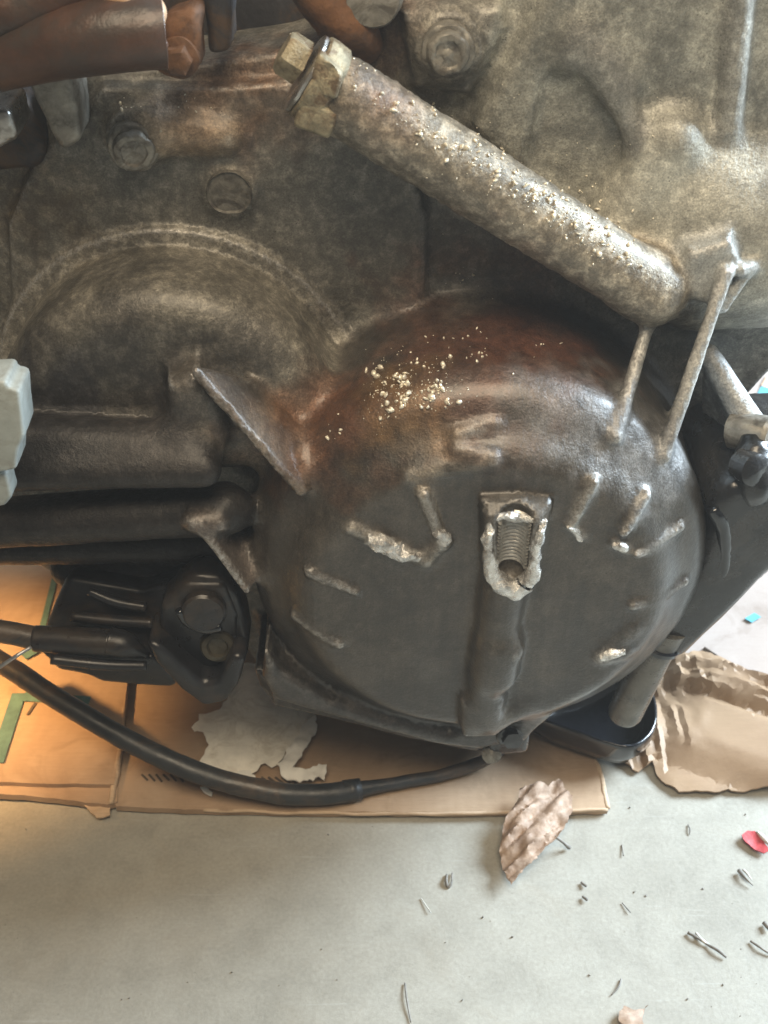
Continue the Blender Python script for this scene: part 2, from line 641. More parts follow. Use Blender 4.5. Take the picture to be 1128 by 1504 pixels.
# ================================================================== THE GEARBOX CASTING (signed distance modelling)
H = 0.0016
X0, X1, T0, T1, Z0, Z1 = -0.275, 0.335, -0.058, 0.150, 0.004, 0.56
gx = np.arange(X0, X1, H, dtype=np.float32)
gt = np.arange(T0, T1, H, dtype=np.float32)
gz = np.arange(Z0, Z1, H, dtype=np.float32)
FAR = 0.03
D = np.full((len(gx), len(gt), len(gz)), FAR, np.float32)
RAW = np.full(D.shape, FAR * 2, np.float32)
IDX = np.zeros(D.shape, np.int8)
PARTS = []


UNI = [0]


def pid(name):
    if name not in PARTS:
        PARTS.append(name)
    return PARTS.index(name)


def T(px, py, t):
    p = P(px, py, t)
    return np.array([p[0], t, p[2]])


def window(lo, hi, m=0.022):
    def rg(g, a, b):
        return slice(int(np.searchsorted(g, a - m)), int(np.searchsorted(g, b + m)))
    return rg(gx, lo[0], hi[0]), rg(gt, lo[1], hi[1]), rg(gz, lo[2], hi[2])


def coords(wd):
    return gx[wd[0]][:, None, None], gt[wd[1]][None, :, None], gz[wd[2]][None, None, :]


def join(wd, d, part, k=0.006):
    if d.size == 0:
        return
    d = d.astype(np.float32)
    A = D[wd]
    h = np.maximum(k - np.abs(A - d), 0) / k
    D[wd] = np.minimum(A, d) - h * h * k * 0.25
    R = RAW[wd]
    m = d < R
    R[m] = d[m]
    IDX[wd][m] = pid(part)


def cut(wd, d, k=0.004, part=None):
    A = D[wd]
    nd = (-d).astype(np.float32)
    h = np.maximum(k - np.abs(A - nd), 0) / k
    new = np.maximum(A, nd) + h * h * k * 0.25
    if part:
        m = nd > A - k * 0.5
        IDX[wd][m] = pid(part)
    D[wd] = new


def poly2d(x, z, pts):
    """signed distance to polygon, x (n,1) z (1,m)"""
    p = np.asarray(pts, np.float32)
    d = np.full(np.broadcast(x, z).shape, 1e9, np.float32)
    s = np.ones(d.shape, np.float32)
    j = len(p) - 1
    for i in range(len(p)):
        ex, ez = p[j] - p[i]
        wx, wz = x - p[i, 0], z - p[i, 1]
        c = np.clip((wx * ex + wz * ez) / (ex * ex + ez * ez + 1e-12), 0, 1)
        bx, bz = wx - ex * c, wz - ez * c
        d = np.minimum(d, bx * bx + bz * bz)
        c1 = z >= p[i, 1]
        c2 = z < p[j, 1]
        c3 = ex * wz > ez * wx
        flip = (c1 & c2 & c3) | (~c1 & ~c2 & ~c3)
        s = np.where(flip, -s, s)
        j = i
    return s * np.sqrt(d)


def extr(pts, t0, t1, part, k=0.006, rnd=0.004, op=join):
    """polygon (x,z) extruded between t0 and t1"""
    p = np.asarray(pts)
    wd = window((p[:, 0].min(), t0, p[:, 1].min()), (p[:, 0].max(), t1, p[:, 1].max()))
    x, t, z = coords(wd)
    a = poly2d(x[:, 0, :], z[0, :, :].reshape(1, -1), pts)[:, None, :] + rnd
    b = np.maximum(t0 - t, t - t1) + rnd
    d = np.minimum(np.maximum(a, b), 0) + np.sqrt(np.maximum(a, 0) ** 2 + np.maximum(b, 0) ** 2) - rnd
    if op is join:
        join(wd, d, part, k)
    else:
        cut(wd, d, k, part)


def pxpoly(pp, t):
    return [(T(x, y, t)[0], T(x, y, t)[2]) for x, y in pp]


def cylt(cx, cz, R, t0, t1, part, k=0.008, rnd=0.004, op=join, zmin=None):
    wd = window((cx - R, t0, cz - R), (cx + R, t1, cz + R))
    x, t, z = coords(wd)
    a = np.sqrt((x - cx) ** 2 + (z - cz) ** 2) - R + rnd
    b = np.maximum(t0 - t, t - t1) + rnd
    d = np.minimum(np.maximum(a, b), 0) + np.sqrt(np.maximum(a, 0) ** 2 + np.maximum(b, 0) ** 2) - rnd
    if zmin is not None:
        e = zmin - z
        h = np.maximum(0.012 - np.abs(d - e), 0) / 0.012
        d = np.maximum(d, e) + h * h * 0.003
    if op is join:
        join(wd, d, part, k)
    else:
        cut(wd, d, k, part)


def caps(a, b, ra, rb, part, k=0.006, op=join):
    a, b = np.asarray(a, float), np.asarray(b, float)
    r = max(ra, rb)
    wd = window(np.minimum(a, b) - r, np.maximum(a, b) + r)
    x, t, z = coords(wd)
    e = b - a
    hh = np.clip(((x - a[0]) * e[0] + (t - a[1]) * e[1] + (z - a[2]) * e[2]) / np.dot(e, e), 0, 1)
    d = np.sqrt((x - a[0] - e[0] * hh) ** 2 + (t - a[1] - e[1] * hh) ** 2 + (z - a[2] - e[2] * hh) ** 2) - (ra + (rb - ra) * hh)
    if op is join:
        join(wd, d, part, k)
    else:
        cut(wd, d, k, part)


def tri(a, b, c, th, part, k=0.005):
    """triangle plate with half thickness th"""
    a, b, c = [np.asarray(q, float) for q in (a, b, c)]
    lo = np.minimum(np.minimum(a, b), c)
    hi = np.maximum(np.maximum(a, b), c)
    wd = window(lo, hi)
    x, t, z = coords(wd)
    n = np.cross(b - a, a - c)

    def dot(q, u):
        return (x - q[0]) * u[0] + (t - q[1]) * u[1] + (z - q[2]) * u[2]

    def edge(p, q):
        e = q - p
        h = np.clip(dot(p, e) / np.dot(e, e), 0, 1)
        return (x - p[0] - e[0] * h) ** 2 + (t - p[1] - e[1] * h) ** 2 + (z - p[2] - e[2] * h) ** 2
    s = np.sign(dot(a, np.cross(b - a, n))) + np.sign(dot(b, np.cross(c - b, n))) + np.sign(dot(c, np.cross(a - c, n)))
    inside = dot(a, n) ** 2 / np.dot(n, n)
    outside = np.minimum(np.minimum(edge(a, b), edge(b, c)), edge(c, a))
    d = np.sqrt(np.where(s < 2.0, outside, inside)) - th
    join(wd, d, part, k)


def ellip(c, r, part, k=0.012):
    c, r = np.asarray(c), np.asarray(r)
    wd = window(c - r, c + r)
    x, t, z = coords(wd)
    k0 = np.sqrt(((x - c[0]) / r[0]) ** 2 + ((t - c[1]) / r[1]) ** 2 + ((z - c[2]) / r[2]) ** 2)
    k1 = np.sqrt(((x - c[0]) / r[0] ** 2) ** 2 + ((t - c[1]) / r[1] ** 2) ** 2 + ((z - c[2]) / r[2] ** 2) ** 2)
    d = k0 * (k0 - 1.0) / np.maximum(k1, 1e-6)
    join(wd, d, part, k)


# --- back wall of the case
wall = pxpoly([(-190, 225), (40, 225), (105, 105), (290, 95), (420, 75), (560, 30), (610, -60), (760, -130), (1175, -130),
               (1175, 440), (1160, 520), (1092, 592), (1085, 700), (1060, 800), (960, 1000), (700, 1036), (500, 1030),
               (380, 985), (330, 905), (300, 872), (200, 860), (112, 852), (80, 848), (62, 838), (44, 826), (32, 800), (4, 806), (-190, 800)], 0.0)
extr(wall, -0.05, 0.0, 'case_wall', rnd=0.005)
# sloping lower left belly
extr(pxpoly([(-190, 640), (330, 660), (420, 720), (420, 880), (330, 880), (110, 838), (60, 822), (30, 790), (-190, 800)], 0.03), -0.03, 0.03, 'case_wall', rnd=0.010, k=0.012)
# small hole through the belly (cardboard shows through)
caps(T(97, 838, 0.06), T(97, 838, 0.06) + np.array([0, -0.15, -0.10]), 0.0045, 0.0045, 'case_wall', 0.002, cut)
caps(T(113, 841, 0.06), T(113, 841, 0.06) + np.array([0, -0.15, -0.10]), 0.0042, 0.0042, 'case_wall', 0.002, cut)
# raised step on the upper left wall
extr(pxpoly([(50, 235), (150, 130), (300, 130), (425, 120), (520, 200), (600, 235), (628, 320), (625, 430), (520, 520), (300, 520), (20, 520), (10, 330)], 0.008), -0.02, 0.008, 'case_wall', rnd=0.004, k=0.006)

# --- left drum
dc = T(268, 578, 0.008)
DX, DZ, DR = dc[0], dc[2], 0.0905
DCUT = T(200, 690, 0.06)[2]
cylt(DX, DZ, DR, -0.03, 0.064, 'drum', k=0.006, rnd=0.020, zmin=DCUT)
cylt(DX, DZ, DR + 0.009, -0.03, 0.0125, 'drum_flange', k=0.003, rnd=0.0025, zmin=DCUT)
# drum front: hub recess and shallow step
# rails below the drum
caps(T(-120, 640, 0.075), T(280, 655, 0.080), 0.012, 0.012, 'lower_rail#r1', k=0.010)
caps(T(-120, 700, 0.090), T(300, 690, 0.092), 0.0085, 0.0085, 'lower_rail#r2', k=0.012)
caps(T(-120, 775, 0.075), T(330, 748, 0.080), 0.0135, 0.0135, 'lower_rail#r3', k=0.014)
caps(T(-60, 805, 0.045), T(330, 800, 0.05), 0.010, 0.010, 'lower_rail#r4', k=0.010)
caps(T(100, 838, 0.03), T(330, 850, 0.03), 0.010, 0.010, 'lower_rail#r5', k=0.010)
# light block below the drum
extr(pxpoly([(243, 566), (285, 552), (322, 590), (335, 640), (320, 685), (268, 690), (240, 668)], 0.084), 0.03, 0.084, 'web_block', rnd=0.008, k=0.010)
# triangular web to the dome
tri(T(288, 546, 0.088), T(437, 580, 0.050), T(441, 720, 0.098), 0.0026, 'triangle_web', k=0.005)
tri(T(310, 570, 0.07), T(437, 605, 0.04), T(437, 690, 0.07), 0.004, 'triangle_web', k=0.008)
tri(T(290, 768, 0.095), T(372, 740, 0.03), T(362, 866, 0.096), 0.0022, 'lower_web', k=0.006)
caps(T(285, 765, 0.092), T(318, 766, 0.092), 0.005, 0.005, 'lower_web', k=0.005)

# --- differential dome
cc = T(706, 880, 0.100)
CX, CZ, R0 = cc[0], 0.2055, 0.1225
cylt(CX, CZ, R0, -0.03, 0.0930, 'dome', k=0.014, rnd=0.024)
cylt(CX, CZ - 0.002, 0.100, 0.05, 0.1065, 'dome', k=0.012, rnd=0.015)


def face(px, py, off=0.0):
    return T(px, py, 0.1045 + off)


def one(name):
    UNI[0] += 1
    return '%s#%d' % (name, UNI[0])


def dome_sd(p):
    out = []
    for (cz_, R, t0, t1, rnd) in ((CZ, R0, -0.03, 0.0930, 0.024), (CZ - 0.002, 0.100, 0.05, 0.1065, 0.015)):
        a = math.hypot(p[0] - CX, p[2] - cz_) - R + rnd
        b = max(t0 - p[1], p[1] - t1) + rnd
        out.append(min(max(a, b), 0) + math.hypot(max(a, 0), max(b, 0)) - rnd)
    h = max(0.012 - abs(out[0] - out[1]), 0) / 0.012
    return min(out) - h * h * 0.012 * 0.25


def on_dome(px, py, lift=0.0):
    """point of the dome's skin seen at (px, py), lifted along the dome's axis"""
    d = ray(px, py)
    d = d / np.linalg.norm(d)
    k = 0.4
    for _ in range(80):
        q = CAM + d * k
        e = dome_sd((q[0], -q[1], q[2]))
        if e < 2e-5 or k > 1.2:
            break
        k += e
    return np.array([q[0], -q[1] + lift, q[2]])


def lug(a, b, r, rise=0.004, part='dome_lug', tt=(0.1045, 0.1045), k=0.004):
    if part in ('dome_lug', 'dome_ridge'):
        part = one(part)
    pa, pb = on_dome(a[0], a[1], rise * 0.75 - r), on_dome(b[0], b[1], rise * 0.75 - r)
    caps(pa, pb, r, r * 0.85, part, k)


lug((455, 838), (522, 868), 0.0028, 0.0046, 'dome_lug', (0.098, 0.104), 0.003)
lug((435, 903), (498, 945), 0.0028, 0.0046, 'dome_lug', (0.097, 0.103), 0.003)
lug((518, 775), (625, 822), 0.0038, 0.0046, 'broken_rib', (0.1, 0.1075), 0.003)
lug((622, 722), (650, 795), 0.0036, 0.0076, 'broken_rib', (0.102, 0.108), 0.003)
lug((650, 795), (625, 822), 0.0040, 0.0050, 'broken_rib', (0.108, 0.108))
lug((605, 700), (722, 680), 0.0026, 0.0012, 'dome_ridge', (0.1035, 0.1035), 0.006)
lug((672, 640), (728, 622), 0.0024, 0.0012, 'dome_ridge', (0.096, 0.096), 0.005)
lug((672, 662), (722, 672), 0.0024, 0.0012, 'dome_ridge', (0.100, 0.100), 0.005)
lug((872, 702), (838, 768), 0.0022, 0.0068, 'dome_rib#a', (0.1025, 0.1065), 0.0045)
lug((836, 770), (856, 788), 0.0024, 0.0022, 'dome_rib#a', (0.1065, 0.1065), 0.003)
lug((948, 722), (915, 778), 0.0022, 0.0068, 'dome_rib#b', (0.100, 0.1055), 0.0045)
lug((902, 796), (922, 806), 0.0026, 0.0026, 'dome_rib#b', (0.1065, 0.1065), 0.003)
lug((1000, 770), (935, 812), 0.0020, 0.0050, 'dome_rib#c', (0.095, 0.106), 0.003)
lug((930, 888), (1005, 853), 0.0030, 0.0046, 'dome_lug', (0.1055, 0.093), 0.003)
lug((888, 962), (930, 925), 0.0050, 0.0030, 'dome_lug', (0.106, 0.1))
lug((885, 966), (918, 958), 0.0050, 0.0040, 'dome_lug', (0.105, 0.105))

# --- threaded boss on the dome face (front wall broken away at its top)
bA, bB = T(757, 762, 0.1105), T(708, 1046, 0.1060)
caps(bA, bB, 0.0122, 0.0108, 'threaded_boss', k=0.006)
caps(T(735, 945, 0.110), T(728, 985, 0.110), 0.0122, 0.0120, 'threaded_boss', k=0.006)
ell = T(752, 960, 0.115)
caps(ell, ell + np.array([0.001, 0, 0.002]), 0.0036, 0.0036, 'threaded_boss', k=0.005)
extr(pxpoly([(708, 738), (812, 742), (806, 770), (716, 776)], 0.1135), 0.100, 0.1135, 'threaded_boss', rnd=0.003, k=0.004)
extr(pxpoly([(712, 758), (800, 760), (792, 826), (770, 872), (736, 872), (712, 832)], 0.1195), 0.100, 0.1185, 'threaded_boss', rnd=0.004, k=0.005)
# threaded bore, open to the front
bdir = (bB - bA) / np.linalg.norm(bB - bA)
hA, hB = T(757, 768, 0.1185), T(750, 842, 0.1155)
caps(hA + (hA - hB) * 0.05, hB, 0.0082, 0.0078, 'threaded_boss', 0.0015, cut)
caps(T(757, 768, 0.126), T(752, 834, 0.124), 0.0098, 0.0068, 'threaded_boss', 0.003, cut)
# foot of the boss
extr(pxpoly([(678, 1030), (736, 1030), (730, 1080), (680, 1084)], 0.112), 0.04, 0.1135, 'threaded_boss', rnd=0.004, k=0.006)
caps(T(735, 1050, 0.104), T(775, 1022, 0.100), 0.006, 0.005, 'threaded_boss', k=0.008)

# --- bottom flange of the case
extr(pxpoly([(372, 985), (470, 1000), (600, 1040), (760, 1040), (790, 1070), (770, 1100), (742, 1112), (690, 1106), (520, 1066), (398, 1034), (380, 1012)], 0.052), -0.02, 0.052, 'bottom_flange', rnd=0.006, k=0.008)
extr(pxpoly([(388, 960), (410, 985), (480, 1030), (560, 1058), (660, 1080), (760, 1062), (800, 1036), (806, 1058), (772, 1092), (706, 1104), (640, 1096), (520, 1064), (404, 1032), (384, 1000)], 0.096), -0.01, 0.096, 'bottom_flange', rnd=0.005, k=0.008)
extr(pxpoly([(398, 1022), (440, 1022), (520, 1050), (640, 1082), (705, 1098), (705, 1108), (600, 1088), (470, 1054), (400, 1038)], 0.060), 0.0, 0.060, 'bottom_flange', rnd=0.004, k=0.004)

# --- cast tube across the top
tA, tB = T(505, 142, 0.046), T(960, 428, 0.044)
caps(tA, tB, 0.0172, 0.0162, 'cast_tube', k=0.006)
caps(T(530, 175, 0.02), T(940, 420, 0.01), 0.010, 0.010, 'cast_tube', k=0.015)
caps(T(940, 414, 0.038), T(1020, 446, 0.008), 0.0115, 0.012, 'cast_tube', k=0.016)
# --- upper right panel and webs
extr(pxpoly([(770, -120), (1170, -120), (1170, 470), (1000, 470), (850, 330), (690, 190)], 0.014), -0.03, 0.014, 'upper_panel', rnd=0.006, k=0.006)
caps(T(790, -60, 0.012), T(668, 178, 0.012), 0.010, 0.009, 'upper_panel', 0.008, cut)
extr(pxpoly([(800, 110), (872, 92), (938, 225), (862, 312), (770, 245)], 0.014), 0.0095, 0.023, 'upper_panel', 0.006, 0.006, cut)
caps(T(880, 85, 0.014), T(944, 222, 0.018), 0.0045, 0.0062, 'panel_web', k=0.004)
caps(T(852, 60, 0.006), T(905, 110, 0.006), 0.012, 0.010, 'panel_web', k=0.012)
caps(T(1092, -80, 0.014), T(1070, 185, 0.016), 0.0060, 0.0060, 'panel_web#b', k=0.005)
caps(T(900, 330, 0.014), T(985, 205, 0.014), 0.013, 0.016, 'case_lobe', k=0.010)
ellip(T(1100, 330, -0.005), (0.062, 0.046, 0.052), 'case_lobe', k=0.016)
ellip(T(1015, 300, 0.0), (0.034, 0.034, 0.040), 'case_lobe', k=0.016)
ellip(T(1010, 345, 0.026), (0.007, 0.007, 0.007), 'case_lobe', k=0.006)
# square boss at the head of the second fin
extr(pxpoly([(1012, 372), (1075, 352), (1088, 380), (1062, 448), (1030, 450), (1004, 430)], 0.048), 0.0, 0.048, 'square_boss', rnd=0.004, k=0.006)
caps(T(1088, 395, 0.046), T(1104, 392, 0.040), 0.0036, 0.0036, 'square_boss', k=0.004)
caps(T(1102, 392, 0.042), T(1062, 452, 0.046), 0.0028, 0.0028, 'square_boss', k=0.003)
# two long fins running forward over the dome
fA, fB = T(957, 458, 0.040), on_dome(903, 642, -0.0005)
tri(fA, fB, fA + np.array([0.0, -0.02, -0.05]), 0.0020, 'long_fin#a', k=0.004)
tri(fB, fA + np.array([0, -0.02, -0.05]), fB + np.array([0, -0.02, -0.03]), 0.0020, 'long_fin#a', k=0.004)
caps(fA, fB, 0.0021, 0.0018, 'long_fin#a', k=0.005)
gA, gB = T(1066, 402, 0.050), on_dome(975, 669, -0.0005)
tri(gA, gB, gA + np.array([0.0, -0.025, -0.06]), 0.0022, 'long_fin#b', k=0.004)
tri(gB, gA + np.array([0, -0.025, -0.06]), gB + np.array([0, -0.02, -0.03]), 0.0022, 'long_fin#b', k=0.004)
caps(gA, gB, 0.0023, 0.0019, 'long_fin#b', k=0.005)
# strut at the right
caps(T(1040, 520, 0.022), T(1112, 640, 0.050), 0.0050, 0.0085, 'side_strut', k=0.005)
tri(T(1040, 520, 0.02), T(1112, 640, 0.05), T(1040, 680, 0.0), 0.003, 'side_strut', k=0.006)
# bolt bosses
for (x, y, t, r) in ((196, 206, 0.017, 0.0135), (337, 283, 0.0105, 0.0125), (660, 70, 0.015, 0.0150)):
    q = T(x, y, t)
    cylt(q[0], q[2], r, -0.02, t, one('bolt_boss'), k=0.006, rnd=0.003)
q = T(660, 75, 0.0)
extr(pxpoly([(590, 20), (640, 5), (735, 10), (745, 40), (690, 140), (610, 130)], 0.010), -0.02, 0.010, 'boss_land', rnd=0.005, k=0.008)
caps(T(230, 185, 0.010), T(330, 200, 0.010), 0.011, 0.006, 'wall_ridge', k=0.012)


def surface_nets():
    nx, nt, nz = D.shape
    D[0] = D[-1] = FAR
    D[:, 0] = np.maximum(D[:, 0], 0.001)
    D[:, -1] = FAR
    D[:, :, 0] = np.maximum(D[:, :, 0], 0.001)
    D[:, :, -1] = FAR
    ins = D < 0
    c = np.zeros((nx - 1, nt - 1, nz - 1), np.int8)
    for a in (0, 1):
        for b in (0, 1):
            for e in (0, 1):
                c += ins[a:nx - 1 + a, b:nt - 1 + b, e:nz - 1 + e]
    act = (c > 0) & (c < 8)
    ci, cj, ck = np.nonzero(act)
    vid = np.full(act.shape, -1, np.int32)
    vid[ci, cj, ck] = np.arange(len(ci))
    acc = np.zeros((len(ci), 3))
    cnt = np.zeros(len(ci))
    corners = [(a, b, e) for a in (0, 1) for b in (0, 1) for e in (0, 1)]
    for i, p in enumerate(corners):
        for q in corners[i + 1:]:
            df = [abs(p[k] - q[k]) for k in range(3)]
            if sum(df) != 1:
                continue
            va = D[ci + p[0], cj + p[1], ck + p[2]].astype(float)
            vb = D[ci + q[0], cj + q[1], ck + q[2]].astype(float)
            m = (va < 0) != (vb < 0)
            tt = np.where(m, va / np.where(m, va - vb, 1), 0)
            for k in range(3):
                acc[:, k] += np.where(m, p[k] + (q[k] - p[k]) * tt, 0)
            cnt += m
    v = acc / cnt[:, None] + np.column_stack([ci, cj, ck])
    quads = []
    for ax in range(3):
        o1, o2 = (ax + 1) % 3, (ax + 2) % 3
        sl0 = [slice(None)] * 3
        sl1 = [slice(None)] * 3
        sl0[ax] = slice(0, -1)
        sl1[ax] = slice(1, None)
        a, b = ins[tuple(sl0)], ins[tuple(sl1)]
        e = np.argwhere(a != b)
        ok = (e[:, o1] > 0) & (e[:, o2] > 0) & (e[:, o1] < D.shape[o1] - 1) & (e[:, o2] < D.shape[o2] - 1)
        e = e[ok]
        sgn = a[e[:, 0], e[:, 1], e[:, 2]]

        def cell(d1, d2):
            q = e.copy()
            q[:, o1] += d1
            q[:, o2] += d2
            return vid[q[:, 0], q[:, 1], q[:, 2]]
        c00, c10, c11, c01 = cell(-1, -1), cell(0, -1), cell(0, 0), cell(-1, 0)
        qd = np.column_stack([c00, c10, c11, c01])
        qd[~sgn] = qd[~sgn][:, ::-1]
        quads.append(qd)
    F = np.vstack(quads)[:, ::-1]
    F = F[(F >= 0).all(1)]
    # gradient normals + curvature at vertices
    r = np.clip(np.rint(v).astype(int), 3, np.array(D.shape) - 4)
    i, j, k = r.T
    n = np.column_stack([D[i + 1, j, k] - D[i - 1, j, k], D[i, j + 1, k] - D[i, j - 1, k], D[i, j, k + 1] - D[i, j, k - 1]]).astype(float)
    s = 2
    lap = (D[i + s, j, k] + D[i - s, j, k] + D[i, j + s, k] + D[i, j - s, k] + D[i, j, k + s] + D[i, j, k - s] - 6 * D[i, j, k]) / (s * H)
    part = IDX[i, j, k]
    n /= np.linalg.norm(n, axis=1)[:, None] + 1e-9
    W = np.column_stack([X0 + v[:, 0] * H, -(T0 + v[:, 1] * H), Z0 + v[:, 2] * H])
    N = np.column_stack([n[:, 0], -n[:, 1], n[:, 2]])
    return W, F, N, lap, part


V, F, N, LAP, PT = surface_nets()
# cast skin: slight lumps
lump = 0.00035 * fbm(V, 75, 40, 3)
crust = np.array([p.split('#')[0] == 'cast_tube' for p in PARTS])[PT]
lump = lump + np.where(crust, 0.0007 * np.abs(fbm(V, 190, 60, 3)) - 0.0003, 0)
V = V + N * lump[:, None]

# ---- colours of the casting (alloy, rust tinted residue, oil, grit, some painted shade and veil)
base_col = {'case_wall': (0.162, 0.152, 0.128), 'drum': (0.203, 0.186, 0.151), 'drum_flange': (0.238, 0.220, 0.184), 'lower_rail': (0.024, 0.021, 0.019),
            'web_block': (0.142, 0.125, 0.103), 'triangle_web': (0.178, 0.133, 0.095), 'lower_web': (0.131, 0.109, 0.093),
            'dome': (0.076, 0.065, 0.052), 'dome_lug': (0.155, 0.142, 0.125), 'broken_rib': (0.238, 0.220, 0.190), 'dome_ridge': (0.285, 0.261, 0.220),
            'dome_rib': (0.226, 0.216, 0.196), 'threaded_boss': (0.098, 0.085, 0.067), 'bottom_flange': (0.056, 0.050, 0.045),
            'cast_tube': (0.300, 0.266, 0.210), 'upper_panel': (0.297, 0.291, 0.249), 'panel_web': (0.285, 0.279, 0.249),  # upper panel and case lobe tinted paler to mimic the hazy veil
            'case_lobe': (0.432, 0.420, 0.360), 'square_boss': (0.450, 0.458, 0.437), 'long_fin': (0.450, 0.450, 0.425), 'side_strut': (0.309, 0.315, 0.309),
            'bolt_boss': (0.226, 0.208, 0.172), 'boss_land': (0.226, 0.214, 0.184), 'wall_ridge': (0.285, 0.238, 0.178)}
grit_of = {'case_wall': 0.55, 'drum': 0.6, 'dome_ridge': 0.3, 'square_boss': 0.2, 'long_fin': 0.3, 'triangle_web': 0.35, 'drum_flange': 0.8, 'cast_tube': 0.75, 'upper_panel': 0.42, 'panel_web': 0.4, 'boss_land': 0.6, 'drum_flange': 0.7, 'dome': 0.22, 'threaded_boss': 0.25, 'case_lobe': 0.35, 'bolt_boss': 0.8}
oil_of = {'dome': 0.6, 'threaded_boss': 0.42, 'bottom_flange': 0.7, 'lower_rail': 0.05, 'dome_lug': 0.5, 'triangle_web': 0.5}
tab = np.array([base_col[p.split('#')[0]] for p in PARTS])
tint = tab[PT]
grit = np.array([grit_of.get(p.split('#')[0], 0.5) for p in PARTS])[PT]
oil = np.array([oil_of.get(p.split('#')[0], 0.15) for p in PARTS])[PT]
# smooth the steps of tint/oil between parts a little along the mesh
for _ in range(3):
    for arr_name in ('tint', 'grit', 'oil'):
        a = locals()[arr_name] if arr_name in locals() else globals()[arr_name]
        a2 = a if a.ndim == 2 else a[:, None]
        fm = a2[F].mean(1)
        acc = np.zeros_like(a2)
        cn = np.zeros(len(a2))
        for k in range(4):
            np.add.at(acc, F[:, k], fm)
            np.add.at(cn, F[:, k], 1)
        r = acc / np.maximum(cn, 1)[:, None]
        globals()[arr_name] = r if a.ndim == 2 else r[:, 0]


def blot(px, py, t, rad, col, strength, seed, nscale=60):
    """tint patch with an uneven border"""
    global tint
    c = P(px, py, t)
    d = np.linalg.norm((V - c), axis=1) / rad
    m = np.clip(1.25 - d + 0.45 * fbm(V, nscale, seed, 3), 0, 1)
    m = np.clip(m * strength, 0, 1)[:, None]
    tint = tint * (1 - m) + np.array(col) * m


RUST = (0.155, 0.068, 0.034)
blot(690, 520, 0.05, 0.055, (0.145, 0.068, 0.042), 0.9, 1)
blot(500, 620, 0.07, 0.032, RUST, 0.85, 2)
blot(600, 600, 0.08, 0.028, (0.20, 0.118, 0.05), 0.8, 3)
blot(800, 535, 0.05, 0.040, (0.14, 0.062, 0.040), 0.85, 4)
blot(400, 640, 0.07, 0.026, (0.165, 0.082, 0.042), 0.8, 5)
blot(360, 110, 0.01, 0.040, (0.13, 0.070, 0.038), 0.9, 6)
blot(270, 180, 0.015, 0.018, (0.32, 0.22, 0.14), 0.8, 7)
blot(560, 150, 0.06, 0.020, (0.22, 0.135, 0.095), 0.7, 8)
blot(480, 130, 0.05, 0.018, (0.20, 0.15, 0.10), 0.6, 9)
blot(530, 40, 0.0, 0.03, (0.14, 0.075, 0.045), 0.8, 10)
blot(690, 430, 0.01, 0.016, (0.26, 0.24, 0.20), 0.6, 12)
blot(900, 625, 0.085, 0.030, (0.26, 0.26, 0.26), 0.75, 21, 110)  # paler clean alloy, also painting in the bluish rim highlight
blot(985, 670, 0.085, 0.026, (0.28, 0.285, 0.29), 0.8, 22, 110)  # rim highlight painted paler, right end
blot(800, 600, 0.085, 0.026, (0.22, 0.21, 0.20), 0.6, 23, 110)  # rim highlight painted paler, left end
blot(430, 430, 0.08, 0.018, (0.26, 0.245, 0.21), 0.5, 13)
blot(110, 590, 0.064, 0.055, (0.032, 0.030, 0.030), 1.0, 31, 40)  # shade on the drum's front face, painted dark
blot(250, 560, 0.064, 0.042, (0.045, 0.040, 0.037), 0.9, 32, 40)  # painted shade continues across the middle of the drum front
blot(360, 520, 0.064, 0.026, (0.080, 0.072, 0.062), 0.8, 33, 40)  # weaker painted shade under the drum's right shoulder
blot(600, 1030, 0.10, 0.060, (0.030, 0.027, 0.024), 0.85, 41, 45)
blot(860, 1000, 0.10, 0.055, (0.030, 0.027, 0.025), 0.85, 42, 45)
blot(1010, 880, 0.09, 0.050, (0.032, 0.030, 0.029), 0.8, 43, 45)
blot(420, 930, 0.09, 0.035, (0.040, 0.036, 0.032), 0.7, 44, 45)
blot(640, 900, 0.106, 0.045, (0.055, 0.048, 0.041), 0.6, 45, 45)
blot(60, 280, 0.0, 0.03, (0.13, 0.095, 0.055), 0.7, 14)
wet = np.clip(1.3 - np.linalg.norm(V - P(800, 1010, 0.10), axis=1) / 0.11 + 0.35 * fbm(V, 45, 42, 3), 0, 1)
oil = np.maximum(oil, 0.9 * wet)
wear = np.clip((LAP - 0.55) * 1.1, 0, 1)
for p_, mul in (('dome', 0.3), ('lower_rail', 0.15), ('bottom_flange', 0.35), ('triangle_web', 0.4), ('threaded_boss', 0.4), ('long_fin', 1.0), ('drum', 0.5)):
    for i_, n_ in enumerate(PARTS):
        if n_.split('#')[0] == p_:
            wear[PT == i_] *= mul
# freshly broken metal on the lugs that were knocked off
FRESHOK = np.array([p.split('#')[0] in ('dome_lug', 'dome_ridge', 'broken_rib', 'dome_rib', 'threaded_boss') for p in PARTS])


def fresh(px, py, t, rad, s, seed):
    global wear
    c = P(px, py, t)
    d = np.linalg.norm(V - c, axis=1) / rad
    m = np.clip((1.2 - d + 0.5 * fbm(V, 160, seed, 3)) * s, 0, 1)
    wear = np.maximum(wear, np.where(FRESHOK[PT], m, 0))


for (x, y, t, r, s) in ((490, 852, .105, .010, .75), (468, 922, .104, .009, .55), (560, 798, .108, .012, 1.0), (600, 815, .109, .008, .9), (650, 795, .112, .006, 1.0),
                        (632, 740, .11, .007, .7), (700, 628, .097, .007, .5), (842, 775, .108, .005, .9), (908, 803, .108, .005, .9), (890, 964, .108, .006, .9),
                        (960, 870, .103, .008, .5), (752, 960, .118, .004, 1.0), (716, 745, .118, .004, .8), (802, 745, .118, .004, .8)):
    fresh(x, y, t, r, s, 77)

